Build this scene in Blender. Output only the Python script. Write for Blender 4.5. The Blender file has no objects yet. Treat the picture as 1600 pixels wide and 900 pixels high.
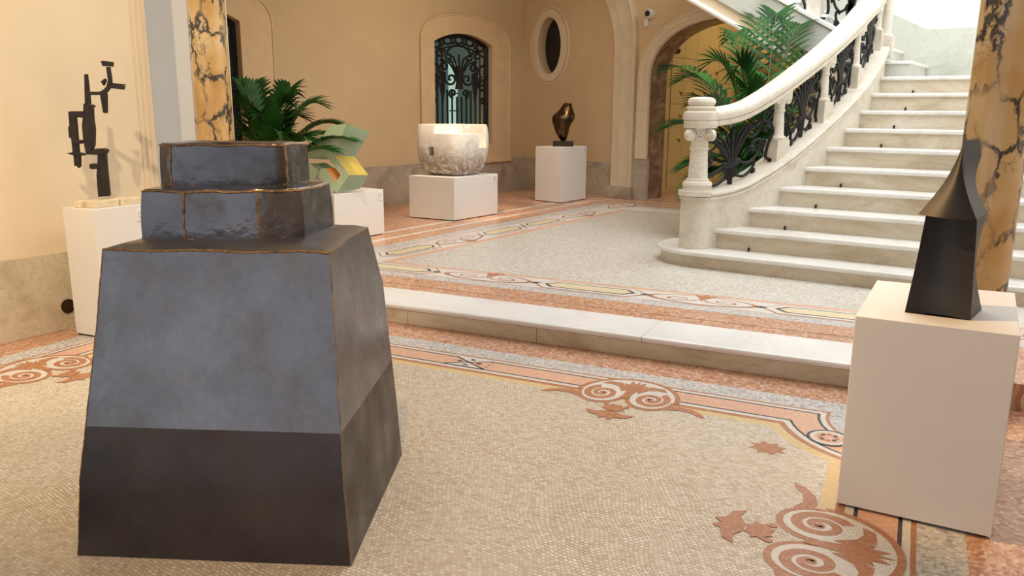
import bpy, bmesh, math, random
from mathutils import Vector, Matrix
random.seed(7)
R=math.radians; PI=math.pi
SC=bpy.context.scene; COL=SC.collection
# ---------------------------------------------------------------- camera
F=1267.0; PITCH=0.21776; ROLL=0.00714; H=1.6; AZ=R(33.7)
def _toS(v): return Vector((v[0]*math.cos(AZ)-v[1]*math.sin(AZ), v[0]*math.sin(AZ)+v[1]*math.cos(AZ), v[2]))
_fw=Vector((0,math.cos(PITCH),-math.sin(PITCH))); _rt=Vector((1,0,0)); _up=_rt.cross(_fw)
RT=_toS(_rt*math.cos(ROLL)+_up*math.sin(ROLL)); UP=_toS(_up*math.cos(ROLL)-_rt*math.sin(ROLL)); FW=_toS(_fw)
CAM=Vector((0,0,H))
cd=bpy.data.cameras.new('camera'); co=bpy.data.objects.new('camera',cd); COL.objects.link(co)
cd.sensor_width=36; cd.lens=F/1600*36; cd.clip_start=.05; cd.clip_end=100
m=Matrix((( RT.x,UP.x,-FW.x,0),(RT.y,UP.y,-FW.y,0),(RT.z,UP.z,-FW.z,0),(0,0,0,1)))
co.matrix_world=Matrix.Translation(CAM)@m; SC.camera=co
# ---------------------------------------------------------------- light and exposure
SC.view_settings.view_transform='Standard'; SC.view_settings.look='None'
SC.view_settings.exposure=0.0; SC.view_settings.gamma=1; SC.view_settings.use_curve_mapping=False
W=bpy.data.worlds.new('sky'); SC.world=W; W.use_nodes=True
W.node_tree.nodes['Background'].inputs[0].default_value=(0.90,0.94,1.0,1); W.node_tree.nodes['Background'].inputs[1].default_value=.85
def area(name,loc,aim,sx,sy,power,col):
    l=bpy.data.lights.new(name,'AREA'); l.shape='RECTANGLE'; l.size=sx; l.size_y=sy; l.energy=power; l.color=col
    o=bpy.data.objects.new(name,l); COL.objects.link(o); o.location=loc
    o.rotation_euler=(Vector(aim)-Vector(loc)).to_track_quat('-Z','Y').to_euler(); return o
def spot(name,loc,aim,power,col,ang,blend=.6,rad=.05):
    l=bpy.data.lights.new(name,'SPOT'); l.energy=power; l.color=col; l.spot_size=R(ang); l.spot_blend=blend; l.shadow_soft_size=rad
    o=bpy.data.objects.new(name,l); COL.objects.link(o); o.location=loc
    o.rotation_euler=(Vector(aim)-Vector(loc)).to_track_quat('-Z','Y').to_euler(); return o
WARM=(1.0,.66,.34); WARM2=(1.0,.78,.52); WARM3=(1.0,.82,.56)
area('skylight',(-2.0,7.4,6.2),(-2.0,7.6,0),4.5,4.5,265,(.95,.97,1.0))
area('stair_skylight',(-.4,10.2,6.2),(-.6,10.6,0),3.0,2.5,85,(1.0,.97,.93))
area('alcove_fill',(-6.4,9.3,4.25),(-6.6,9.6,0),1.6,4.5,70,(1.0,.80,.58))  # unseen warm fill, added to keep the alcove from going dark
area('locker_room_light',(-4.4,15.4,3.6),(-4.4,15.4,0),1.5,2.0,20,(1.0,.78,.45))
spot('wall_washer',(-3.6,1.2,4.0),(-5.9,3.0,1.1),330,WARM3,75)
spot('wall_washer_near',(-3.4,.2,4.0),(-4.9,1.9,0),240,WARM,62)
spot('floor_spot',(-1.2,.6,4.1),(-1.75,2.3,0),190,(1.0,.60,.25),46)
spot('pedestal_spot',(-3.0,2.5,3.6),(-.3,3.7,.8),520,(1.0,.62,.28),26)
spot('stone_spot',(-6.3,7.9,4.1),(-6.85,8.95,1.0),420,WARM2,30)
spot('bronze_spot',(-5.9,10.2,4.1),(-6.7,11.4,1.0),130,WARM2,30)
spot('zigzag_spot',(-5.4,5.7,4.1),(-6.7,6.8,.9),200,WARM2,36)
# ---------------------------------------------------------------- projection helpers (camera ray meets a known plane)
def ray(x,y): return RT*((x-800)/F)-UP*((y-450)/F)+FW
def G(x,y,z=0.0):
    d=ray(x,y); return CAM+d*((z-H)/d.z)
def tipat(x,y,D): return CAM+ray(x,y)*D
def Wp(x,y,P,n):
    d=ray(x,y); n=Vector((n[0],n[1],0)); P=Vector((P[0],P[1],0)); return CAM+d*((P-Vector((0,0,0))).dot(n)/d.dot(n))
def HZ(x,y,P):
    d=ray(x,y); return H+d.z*(P[0]*d.x+P[1]*d.y)/(d.x**2+d.y**2)
def PJ(P):
    q=Vector(P)-CAM; return 800+F*q.dot(RT)/q.dot(FW), 450-F*q.dot(UP)/q.dot(FW)
def interp(pts,x):
    if x<=pts[0][0]: a,b=pts[0],pts[1]
    elif x>=pts[-1][0]: a,b=pts[-2],pts[-1]
    else:
        for a,b in zip(pts,pts[1:]):
            if a[0]<=x<=b[0]: break
    return a[1]+(b[1]-a[1])*(x-a[0])/(b[0]-a[0])
U=.15
# ---------------------------------------------------------------- materials
def newmat(name):
    m=bpy.data.materials.new(name); m.use_nodes=True; nt=m.node_tree; b=nt.nodes['Principled BSDF']; return m,nt,b
def N(nt,t,**k):
    n=nt.nodes.new(t)
    for a,v in k.items():
        if a in n.inputs: n.inputs[a].default_value=v
        else: setattr(n,a,v)
    return n
def ramp(nt,src,stops,interp='LINEAR'):
    r=nt.nodes.new('ShaderNodeValToRGB'); r.color_ramp.interpolation=interp
    while len(r.color_ramp.elements)<len(stops): r.color_ramp.elements.new(.5)
    for e,(p,c) in zip(r.color_ramp.elements,stops): e.position=p; e.color=(*c,1) if len(c)==3 else c
    nt.links.new(src,r.inputs[0]); return r
def coords(nt,scale=(1,1,1)):
    t=nt.nodes.new('ShaderNodeNewGeometry'); mp=nt.nodes.new('ShaderNodeMapping'); mp.inputs['Scale'].default_value=scale
    nt.links.new(t.outputs['Position'],mp.inputs[0]); return mp.outputs[0]
def bump(nt,b,h,strength,dist=.01):
    n=nt.nodes.new('ShaderNodeBump'); n.inputs['Strength'].default_value=strength; n.inputs['Distance'].default_value=dist
    nt.links.new(h,n.inputs['Height']); nt.links.new(n.outputs[0],b.inputs['Normal']); return n
def mix(nt,fac,a,b2,mode='MIX'):
    n=nt.nodes.new('ShaderNodeMix'); n.data_type='RGBA'; n.blend_type=mode
    if hasattr(fac,'is_output'): nt.links.new(fac,n.inputs[0])
    else: n.inputs[0].default_value=fac
    for s,v in ((6,a),(7,b2)):
        if hasattr(v,'is_output'): nt.links.new(v,n.inputs[s])
        else: n.inputs[s].default_value=(*v,1)
    return n.outputs[2]
def plain(name,col,rough=.5,metal=0,var=.06,scale=8,bmp=.0,spec=None):
    m,nt,b=newmat(name); c=coords(nt); n=N(nt,'ShaderNodeTexNoise',Scale=scale,Detail=5.0); nt.links.new(c,n.inputs[0])
    r=ramp(nt,n.outputs[0],[(.3,tuple(x*(1-var) for x in col)),(.7,tuple(min(1,x*(1+var)) for x in col))])
    nt.links.new(r.outputs[0],b.inputs['Base Color']); b.inputs['Roughness'].default_value=rough; b.inputs['Metallic'].default_value=metal
    if spec is not None: b.inputs['Specular IOR Level'].default_value=spec
    if bmp: bump(nt,b,n.outputs[0],bmp)
    return m
def tesserae(name,cols,size=.016,grout=(.25,.20,.15),rough=.35,wave=.03,gw=.09,angle=0,mode='brick',aspect=1.5,gmix=.75):
    m,nt,b=newmat(name); c=coords(nt)
    mp=nt.nodes.new('ShaderNodeMapping'); mp.inputs['Rotation'].default_value=(0,0,angle); nt.links.new(c,mp.inputs[0])
    nz=N(nt,'ShaderNodeTexNoise',Scale=2.6,Detail=2.0); nt.links.new(mp.outputs[0],nz.inputs[0])
    sub=N(nt,'ShaderNodeVectorMath',operation='MULTIPLY_ADD'); nt.links.new(nz.outputs[1],sub.inputs[0]); sub.inputs[1].default_value=(wave*6,wave*6,0); nt.links.new(mp.outputs[0],sub.inputs[2])
    flat=N(nt,'ShaderNodeVectorMath',operation='MULTIPLY'); nt.links.new(sub.outputs[0],flat.inputs[0]); flat.inputs[1].default_value=(1,1,0)
    if mode=='brick':
        br=nt.nodes.new('ShaderNodeTexBrick'); nt.links.new(flat.outputs[0],br.inputs[0]); br.inputs['Scale'].default_value=1.0
        br.inputs['Brick Width'].default_value=size*aspect; br.inputs['Row Height'].default_value=size; br.inputs['Mortar Size'].default_value=size*gw
        br.inputs['Mortar Smooth'].default_value=.3; br.inputs['Color1'].default_value=(0,0,0,1); br.inputs['Color2'].default_value=(1,1,1,1); br.inputs['Mortar'].default_value=(.5,.5,.5,1)
        val=br.outputs['Color']; fac=br.outputs['Fac']
    else:
        vo=N(nt,'ShaderNodeTexVoronoi',Scale=1/size,Randomness=.75); nt.links.new(flat.outputs[0],vo.inputs[0])
        sep=nt.nodes.new('ShaderNodeSeparateColor'); nt.links.new(vo.outputs['Color'],sep.inputs[0]); val=sep.outputs[0]
        v2=N(nt,'ShaderNodeTexVoronoi',Scale=1/size,Randomness=.75,feature='DISTANCE_TO_EDGE'); nt.links.new(flat.outputs[0],v2.inputs[0])
        mr=N(nt,'ShaderNodeMapRange'); mr.inputs[1].default_value=0; mr.inputs[2].default_value=gw; mr.inputs[3].default_value=1; mr.inputs[4].default_value=0
        nt.links.new(v2.outputs['Distance'],mr.inputs[0]); fac=mr.outputs[0]
    k=len(cols); rp=ramp(nt,val,[((i+.0)/max(1,k-1),cl) for i,cl in enumerate(cols)])
    big=N(nt,'ShaderNodeTexNoise',Scale=1.3,Detail=3.0); nt.links.new(c,big.inputs[0])
    br2=ramp(nt,big.outputs[0],[(.3,(.86,.86,.86)),(.7,(1.06,1.06,1.06))])
    c1=mix(nt,1.0,rp.outputs[0],br2.outputs[0],'MULTIPLY')
    mul=N(nt,'ShaderNodeMath',operation='MULTIPLY'); nt.links.new(fac,mul.inputs[0]); gr_=ramp(nt,big.outputs[0],[(.35,(gmix*.45,)*3),(.6,(min(1,gmix*1.15),)*3)]); nt.links.new(gr_.outputs[0],mul.inputs[1])
    c2=mix(nt,mul.outputs[0],c1,grout)
    nt.links.new(c2,b.inputs['Base Color']); b.inputs['Roughness'].default_value=rough
    inv=N(nt,'ShaderNodeMath',operation='SUBTRACT'); inv.inputs[0].default_value=1; nt.links.new(fac,inv.inputs[1]); bump(nt,b,inv.outputs[0],.25,.002)
    return m
def marble(name,base,dark,scale=2.2,rough=.3,vein=.5,tint=None,sz=(1,1,1)):
    m,nt,b=newmat(name); c=coords(nt,sz)
    n1=N(nt,'ShaderNodeTexNoise',Scale=scale,Detail=7.0,Roughness=.6,Distortion=1.2); nt.links.new(c,n1.inputs[0])
    r1=ramp(nt,n1.outputs[0],[(.28,dark),(.5,base),(.72,tint or tuple(min(1,x*1.04) for x in base))])
    n2=N(nt,'ShaderNodeTexNoise',Scale=scale*1.7,Detail=9.0,Roughness=.62,Distortion=2.0); nt.links.new(c,n2.inputs[0])
    r2=ramp(nt,n2.outputs[0],[(.485,(0,0,0)),(.5,(vein,)*3),(.515,(0,0,0))])
    o=mix(nt,r2.outputs[0],r1.outputs[0],tuple(x*.55 for x in dark)); nt.links.new(o,b.inputs['Base Color']); b.inputs['Roughness'].default_value=rough
    return m
def veined(name,seed=0):
    m,nt,b=newmat(name); c=coords(nt,(1,1,.62))
    mp=nt.nodes.new('ShaderNodeMapping'); mp.inputs['Location'].default_value=(seed,seed*.7,seed*1.3); nt.links.new(c,mp.inputs[0])
    wn=N(nt,'ShaderNodeTexNoise',Scale=3.5,Detail=6.0,Roughness=.65); nt.links.new(mp.outputs[0],wn.inputs[0])
    ad=N(nt,'ShaderNodeVectorMath',operation='MULTIPLY_ADD'); nt.links.new(wn.outputs[1],ad.inputs[0]); ad.inputs[1].default_value=(.42,.42,.42); nt.links.new(mp.outputs[0],ad.inputs[2])
    v=N(nt,'ShaderNodeTexVoronoi',Scale=4.6,feature='DISTANCE_TO_EDGE'); nt.links.new(ad.outputs[0],v.inputs[0])
    msk=N(nt,'ShaderNodeTexNoise',Scale=4.2,Detail=3.0); nt.links.new(mp.outputs[0],msk.inputs[0])
    mr=ramp(nt,msk.outputs[0],[(.40,(.0,)*3),(.54,(1,1,1))])
    vr=ramp(nt,v.outputs['Distance'],[(.0,(1,1,1)),(.035,(.9,)*3),(.085,(0,0,0))])
    mm=N(nt,'ShaderNodeMath',operation='MULTIPLY'); nt.links.new(mr.outputs[0],mm.inputs[0]); nt.links.new(vr.outputs[0],mm.inputs[1])
    vf=N(nt,'ShaderNodeTexVoronoi',Scale=13,feature='DISTANCE_TO_EDGE'); nt.links.new(ad.outputs[0],vf.inputs[0])
    vfr=ramp(nt,vf.outputs['Distance'],[(.0,(.8,)*3),(.02,(.5,)*3),(.05,(0,0,0))])
    mk2=ramp(nt,msk.outputs[0],[(.54,(0,)*3),(.62,(1,)*3)])
    m3=N(nt,'ShaderNodeMath',operation='MULTIPLY'); nt.links.new(vfr.outputs[0],m3.inputs[0]); nt.links.new(mk2.outputs[0],m3.inputs[1])
    mx=N(nt,'ShaderNodeMath',operation='MAXIMUM'); nt.links.new(mm.outputs[0],mx.inputs[0]); nt.links.new(m3.outputs[0],mx.inputs[1])
    base=N(nt,'ShaderNodeTexNoise',Scale=2.4,Detail=5.0,Distortion=.8); nt.links.new(mp.outputs[0],base.inputs[0])
    br=ramp(nt,base.outputs[0],[(.3,(.50,.27,.08)),(.5,(.66,.42,.17)),(.68,(.76,.56,.30))])
    o=mix(nt,mx.outputs[0],br.outputs[0],(.045,.04,.04)); nt.links.new(o,b.inputs['Base Color']); b.inputs['Roughness'].default_value=.18
    return m
def steelmat(name,base,dark,rust,rough=.42,metal=.75,bs=.35,scale=3.0,strip=None,bd=.012):
    m,nt,b=newmat(name); c=coords(nt)
    n=N(nt,'ShaderNodeTexNoise',Scale=scale,Detail=8.0,Roughness=.62); nt.links.new(c,n.inputs[0])
    r=ramp(nt,n.outputs[0],[(.32,dark),(.5,base),(.7,tuple(x*1.25 for x in base))])
    n2=N(nt,'ShaderNodeTexNoise',Scale=scale*2.3,Detail=6.0); nt.links.new(c,n2.inputs[0])
    r2=ramp(nt,n2.outputs[0],[(.55,(0,)*3),(.75,(.7,)*3)])
    o=mix(nt,r2.outputs[0],r.outputs[0],rust); nt.links.new(o,b.inputs['Base Color'])
    rr=ramp(nt,n2.outputs[0],[(.3,(rough-.1,)*3),(.7,(rough+.14,)*3)]); nt.links.new(rr.outputs[0],b.inputs['Roughness'])
    if strip:
        (ux,uy,uo)=strip; d=N(nt,'ShaderNodeVectorMath',operation='DOT_PRODUCT'); nt.links.new(c,d.inputs[0]); d.inputs[1].default_value=(ux,uy,0)
        ab=N(nt,'ShaderNodeMath',operation='SUBTRACT'); nt.links.new(d.outputs['Value'],ab.inputs[0]); ab.inputs[1].default_value=uo
        a2=N(nt,'ShaderNodeMath',operation='ABSOLUTE'); nt.links.new(ab.outputs[0],a2.inputs[0])
        r4=ramp(nt,a2.outputs[0],[(.02,(1,1,1)),(.07,(0,0,0))]); n5=N(nt,'ShaderNodeTexNoise',Scale=16.0,Detail=6.0,Distortion=1.0); nt.links.new(c,n5.inputs[0])
        r5=ramp(nt,n5.outputs[0],[(.46,(0,0,0)),(.56,(.4,.4,.4))]); m4=N(nt,'ShaderNodeMath',operation='MULTIPLY'); nt.links.new(r4.outputs[0],m4.inputs[0]); nt.links.new(r5.outputs[0],m4.inputs[1])
        o2=mix(nt,m4.outputs[0],o,(.22,.26,.25)); n6=N(nt,'ShaderNodeTexNoise',Scale=34.0,Detail=8.0,Roughness=.7); nt.links.new(c,n6.inputs[0])
        r6=ramp(nt,n6.outputs[0],[(.35,(.92,.92,.92)),(.65,(1.07,1.07,1.07))]); o3=mix(nt,1.0,o2,r6.outputs[0],'MULTIPLY'); nt.links.new(o3,b.inputs['Base Color'])
    b.inputs['Metallic'].default_value=metal
    n3=N(nt,'ShaderNodeTexNoise',Scale=9.0,Detail=4.0); nt.links.new(c,n3.inputs[0]); bump(nt,b,n3.outputs[0],bs,bd)
    return m
M={}
M['field']=tesserae('cream mosaic',[(.80,.74,.62),(.68,.59,.45),(.86,.81,.71),(.58,.48,.35),(.78,.71,.58)],.0155,(.20,.15,.10),wave=.020,gw=.10,aspect=1.4,gmix=.8)
M['field2']=tesserae('pale grey mosaic',[(.82,.79,.72),(.62,.57,.49),(.90,.88,.82),(.52,.45,.36),(.84,.82,.76)],.0165,(.26,.22,.17),wave=.02,gw=.11,aspect=1.4,gmix=.8)
M['orange']=tesserae('terracotta mosaic',[(.50,.24,.13),(.66,.36,.22),(.82,.60,.44),(.58,.28,.16),(.42,.18,.10),(.76,.48,.32),(.62,.34,.20)],.018,(.38,.18,.11),mode='vor',gw=.08,gmix=.4,rough=.3)
M['salmon']=tesserae('salmon mosaic',[(.80,.50,.36),(.74,.42,.28),(.84,.58,.44)],.013,(.52,.30,.2),mode='vor',gw=.08,gmix=.4)
M['greyband']=tesserae('grey white mosaic band',[(.78,.76,.73),(.50,.50,.50),(.84,.82,.78),(.34,.35,.36),(.72,.66,.58),(.60,.58,.56)],.015,(.40,.36,.31),mode='vor',gw=.08,gmix=.5)
M['white']=tesserae('white mosaic',[(.82,.80,.75),(.76,.73,.67),(.86,.84,.80)],.013,(.36,.31,.25),gmix=.55,wave=.02)
M['black']=tesserae('black mosaic',[(.03,.03,.035),(.06,.06,.06),(.02,.02,.02)],.015,(.12,.1,.08),gmix=.3)
M['brown']=tesserae('brown mosaic',[(.52,.23,.11),(.44,.18,.08),(.60,.30,.16)],.012,(.32,.15,.08),mode='vor',gmix=.4)
M['yellow']=tesserae('yellow mosaic',[(.80,.63,.34),(.74,.55,.26),(.84,.70,.44)],.013,(.42,.30,.14),gmix=.5,wave=.02)
M['paleyellow']=tesserae('pale yellow mosaic',[(.84,.74,.50),(.78,.66,.40),(.88,.80,.60)],.013,(.42,.32,.18),gmix=.5,wave=.02)
M['treadmarble']=marble('veined tread marble',(.82,.81,.77),(.66,.63,.57),1.8,.25,.25)
M['marble']=marble('white marble',(.90,.90,.88),(.78,.77,.73),1.3,.22,.15)
M['riser']=marble('tan stained marble',(.64,.55,.41),(.45,.35,.23),2.6,.4,.3,(.72,.67,.56),(.6,.6,1.6))
M['stringer']=marble('cream marble',(.76,.71,.61),(.60,.54,.43),2.4,.4,.4)
M['dado']=marble('beige marble dado',(.66,.57,.42),(.47,.37,.23),1.8,.35,.35,(.72,.65,.52))
M['dadogrey']=marble('grey beige marble dado',(.47,.40,.31),(.30,.24,.17),2.2,.4,.35,(.55,.48,.38))
M['dadowhite']=marble('pale grey marble dado',(.62,.63,.56),(.46,.47,.39),1.2,.35,.2)
M['brownmarble']=marble('brown veined marble',(.20,.115,.06),(.12,.06,.03),3.5,.3,.0,(.46,.33,.22))
M['veined']=veined('yellow black veined marble',3.1); M['veined2']=veined('yellow black veined marble b',8.4)
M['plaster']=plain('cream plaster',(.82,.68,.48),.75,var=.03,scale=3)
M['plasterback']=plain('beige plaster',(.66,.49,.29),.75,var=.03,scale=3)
M['stonetrim']=plain('sandstone trim',(.74,.54,.32),.7,var=.06,scale=5,bmp=.05)
M['stonelight']=plain('pale stone trim',(.74,.62,.44),.65,var=.05,scale=5,bmp=.05)
M['pilaster']=plain('off white plaster',(.78,.71,.60),.7,var=.02,scale=3)
M['creamwhite']=plain('warm white plaster',(.88,.85,.77),.75,var=.02,scale=3)
M['ceiling']=plain('white ceiling',(.80,.76,.68),.8,var=.02,scale=3)
M['pedestal']=plain('matt white paint',(.80,.77,.73),.55,var=.015,scale=4)
M['label']=plain('white card',(.84,.82,.79),.5,var=.01)
M['labeltext']=plain('grey printing',(.45,.43,.42),.6,var=.05)
M['shadowgap']=plain('dark recess',(.03,.025,.02),.8)
M['steel']=steelmat('blued steel plate',(.20,.195,.21),(.17,.165,.18),(.185,.17,.155),.30,.78,.05,2.2,(.863,.505,-1.60))
M['steelbrown']=steelmat('darker brown steel',(.075,.062,.058),(.050,.042,.040),(.10,.055,.03),.36,.7,.10,2.4)
M['steeldent']=steelmat('dented steel plate',(.155,.15,.16),(.10,.095,.10),(.10,.075,.055),.22,.85,.55,3,None,.016)
M['weld']=steelmat('brown weld seam',(.30,.18,.08),(.10,.06,.03),(.46,.30,.12),.4,.6,.9,30)
M['iron']=plain('dark forged iron',(.035,.027,.022),.5,.5,.3,12,.1)
M['ironblack']=plain('black wrought iron',(.012,.013,.014),.45,.3,.2,12)
M['blacksteel']=plain('black patinated steel',(.028,.026,.026),.46,.3,.3,6,.03)
M['bronze']=plain('brown patinated bronze',(.085,.052,.026),.24,.9,.35,10,.03)
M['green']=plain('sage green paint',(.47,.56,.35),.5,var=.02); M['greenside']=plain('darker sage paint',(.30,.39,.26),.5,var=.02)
M['ochre']=plain('ochre yellow paint',(.60,.42,.03),.45,var=.02); M['orangep']=plain('orange paint',(.76,.25,.04),.45,var=.02)
M['stoneblock']=plain('cream stone block',(.74,.62,.42),.75,var=.1,scale=20,bmp=.3)
M['glassdark']=plain('dark window glass',(.015,.014,.016),.08,var=.0)
M['locker']=plain('yellow cream locker paint',(.66,.50,.20),.5,var=.02); M['lockerdark']=plain('locker gap shade',(.30,.21,.08),.6)
M['brass']=plain('dull brass',(.30,.20,.08),.4,.8)
M['paper']=plain('cream paper',(.80,.62,.30),.7,var=.03); M['woodframe']=plain('dark wood frame',(.06,.04,.03),.5); M['shelf']=plain('brown wood',(.38,.24,.10),.5)
M['cctv']=plain('white plastic',(.80,.78,.74),.35,var=.01); M['lens']=plain('black lens',(.01,.01,.01),.1)
M['pot']=plain('dark planter',(.06,.05,.045),.5); M['soil']=plain('soil',(.05,.035,.025),.9)
M['stem']=plain('green palm stem',(.10,.15,.04),.5)
def leafmat():
    m,nt,b=newmat('palm leaf'); c=coords(nt); n=N(nt,'ShaderNodeTexNoise',Scale=3.0,Detail=3.0); nt.links.new(c,n.inputs[0])
    r=ramp(nt,n.outputs[0],[(.35,(.008,.045,.010)),(.65,(.035,.15,.02))]); nt.links.new(r.outputs[0],b.inputs['Base Color'])
    b.inputs['Roughness'].default_value=.5; b.inputs['Specular IOR Level'].default_value=.22; return m
M['leaf']=leafmat()
def alabaster():
    m,nt,b=newmat('alabaster'); c=coords(nt)
    n=N(nt,'ShaderNodeTexNoise',Scale=7.0,Detail=8.0,Distortion=1.0); nt.links.new(c,n.inputs[0])
    r=ramp(nt,n.outputs[0],[(.3,(.74,.64,.52)),(.45,(.90,.85,.77)),(.7,(.95,.92,.86))])
    sp=nt.nodes.new('ShaderNodeSeparateXYZ'); nt.links.new(c,sp.inputs[0])
    n2=N(nt,'ShaderNodeTexNoise',Scale=8.0,Detail=8.0,Roughness=.6,Distortion=2.2); nt.links.new(c,n2.inputs[0])
    mr=N(nt,'ShaderNodeMapRange'); mr.inputs[1].default_value=1.13; mr.inputs[2].default_value=.84; nt.links.new(sp.outputs[2],mr.inputs[0])
    r2=ramp(nt,n2.outputs[0],[(.36,(.15,)*3),(.58,(.95,)*3)])
    mu=N(nt,'ShaderNodeMath',operation='MULTIPLY'); nt.links.new(mr.outputs[0],mu.inputs[0]); nt.links.new(r2.outputs[0],mu.inputs[1])
    o=mix(nt,mu.outputs[0],r.outputs[0],(.26,.17,.10)); nt.links.new(o,b.inputs['Base Color']); b.inputs['Roughness'].default_value=.4
    b.inputs['Subsurface Weight'].default_value=.15; b.inputs['Subsurface Radius'].default_value=(.1,.06,.03)
    mb=N(nt,'ShaderNodeMath',operation='MULTIPLY'); nt.links.new(n2.outputs[0],mb.inputs[0]); nt.links.new(mr.outputs[0],mb.inputs[1]); bump(nt,b,mb.outputs[0],.8,.03)
    return m
M['alabaster']=alabaster()
# lit casement pane, and a faint glow put into the room wall
def lit(name,col,s):
    m,nt,b=newmat(name); b.inputs['Base Color'].default_value=(*col,1); b.inputs['Emission Color'].default_value=(*col,1); b.inputs['Emission Strength'].default_value=s; return m
M['litpane']=lit('lit frosted pane',(.42,.62,.52),.75); M['litdim']=lit('faintly glowing teal wall',(.07,.115,.095),.45)
# ---------------------------------------------------------------- mesh helpers
class MB:
    def __init__(s): s.v=[]; s.f=[]; s.m=[]; s.mats=[]
    def mi(s,mat):
        if mat not in s.mats: s.mats.append(mat)
        return s.mats.index(mat)
    def add(s,vs,fs,mat):
        k=len(s.v); s.v+=[Vector(v) for v in vs]; i=s.mi(mat)
        for f in fs: s.f.append([k+a for a in f]); s.m.append(i)
        return s
    def prism(s,pts,off,mat,cap=True):
        off=Vector(off); n=len(pts); pts=[Vector(p) for p in pts]; vs=pts+[p+off for p in pts]
        nn=Vector((0,0,0))
        for i in range(n): nn+=pts[i].cross(pts[(i+1)%n])
        rev=nn.dot(off)>0
        fs=[[i,(i+1)%n,n+(i+1)%n,n+i] for i in range(n)]
        if cap: fs+=[list(range(n))[::-1],[n+i for i in range(n)]]
        if not rev: fs=[f[::-1] for f in fs]
        return s.add(vs,fs,mat)
    def box(s,x0,x1,y0,y1,z0,z1,mat):
        return s.prism([(x0,y0,z0),(x1,y0,z0),(x1,y1,z0),(x0,y1,z0)],(0,0,z1-z0),mat)
    def obox(s,c,u,v,w,hu,hv,hw,mat):
        c=Vector(c);u=Vector(u)*hu;v=Vector(v)*hv;w=Vector(w)*hw
        return s.prism([c-u-v-w,c+u-v-w,c+u+v-w,c-u+v-w],w*2,mat)
    def poly(s,pts,mat): return s.add(pts,[list(range(len(pts)))],mat)
    def tube(s,pts,r,mat,k=6,caps=True,flat=None):
        pts=[Vector(p) for p in pts]; n=len(pts); vs=[]; prev=None
        for i,p in enumerate(pts):
            t=(pts[min(i+1,n-1)]-pts[max(i-1,0)]);
            if t.length<1e-9: t=Vector((0,0,1))
            t.normalize()
            if prev is None:
                a=Vector((0,0,1)) if abs(t.z)<.9 else Vector((1,0,0)); x=t.cross(a).normalized()
            else:
                x=prev-t*prev.dot(t)
                if x.length<1e-6: x=t.orthogonal()
                x.normalize()
            prev=x; y=t.cross(x); rr=r[i] if isinstance(r,(list,tuple)) else r
            for j in range(k):
                a=2*PI*j/k; vs.append(p+(x*math.cos(a)+y*math.sin(a))*rr)
        fs=[]
        for i in range(n-1):
            for j in range(k):
                fs.append([i*k+j,i*k+(j+1)%k,(i+1)*k+(j+1)%k,(i+1)*k+j])
        if caps: fs+=[list(range(k))[::-1],[(n-1)*k+j for j in range(k)]]
        return s.add(vs,fs,mat)
    def lathe(s,c,prof,mat,k=28,sq=0):
        vs=[];c=Vector(c)
        for (r,z) in prof:
            for j in range(k):
                a=2*PI*(j+.5)/k
                vs.append(c+Vector((r*math.cos(a),r*math.sin(a),z)))
        n=len(prof); fs=[[i*k+j,i*k+(j+1)%k,(i+1)*k+(j+1)%k,(i+1)*k+j] for i in range(n-1) for j in range(k)]
        fs+=[list(range(k))[::-1],[(n-1)*k+j for j in range(k)]]
        return s.add(vs,fs,mat)
    def sweep(s,rings,mat,closed=True,caps=True):
        k=len(rings[0]); vs=[p for r in rings for p in r]; fs=[]
        for i in range(len(rings)-1):
            for j in range(k if closed else k-1):
                fs.append([i*k+j,i*k+(j+1)%k,(i+1)*k+(j+1)%k,(i+1)*k+j])
        if caps: fs+=[list(range(k))[::-1],[(len(rings)-1)*k+j for j in range(k)]]
        return s.add(vs,fs,mat)
    def grid(s,rows,mat):
        n=len(rows);k=len(rows[0]); vs=[p for r in rows for p in r]
        return s.add(vs,[[i*k+j,i*k+j+1,(i+1)*k+j+1,(i+1)*k+j] for i in range(n-1) for j in range(k-1)],mat)
def tag(o,label=None,cat=None,group=None,kind=None):
    if label: o['label']=label
    if cat: o['category']=cat
    if group: o['group']=group
    if kind: o['kind']=kind
    return o
def build(mb,name,parent=None,smooth=False,bevel=0,recenter=True,fix=True,angle=35,weld=True):
    me=bpy.data.meshes.new(name); vs=mb.v
    loc=Vector((0,0,0))
    if recenter and vs:
        xs=[v.x for v in vs]; ys=[v.y for v in vs]; loc=Vector(((min(xs)+max(xs))/2,(min(ys)+max(ys))/2,min(v.z for v in vs)))
    me.from_pydata([v-loc for v in vs],[],mb.f)
    for mt in mb.mats: me.materials.append(M[mt] if isinstance(mt,str) else mt)
    for p,i in zip(me.polygons,mb.m): p.material_index=i
    if fix:
        bm=bmesh.new(); bm.from_mesh(me)
        if weld: bmesh.ops.remove_doubles(bm,verts=bm.verts,dist=1e-5)
        bmesh.ops.recalc_face_normals(bm,faces=bm.faces)
        bm.to_mesh(me); bm.free()
    if smooth:
        for p in me.polygons: p.use_smooth=True
        try: me.set_sharp_from_angle(angle=R(angle))
        except Exception: pass
    o=bpy.data.objects.new(name,me); COL.objects.link(o)
    if bevel:
        b=o.modifiers.new('bevel','BEVEL'); b.width=bevel; b.segments=2; b.limit_method='ANGLE'; b.angle_limit=R(40); b.harden_normals=False
    if parent is not None:
        pl=parent.get('_w'); pw=Vector(pl) if pl is not None else parent.location
        o.parent=parent; o.location=loc-pw
    else: o.location=loc
    o['_w']=tuple(loc)
    return o
def thing(name,loc,label,cat,group=None):
    o=bpy.data.objects.new(name,None); COL.objects.link(o); o.location=loc; o['_w']=tuple(loc); o.empty_display_size=.1
    return tag(o,label,cat,group)
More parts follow.
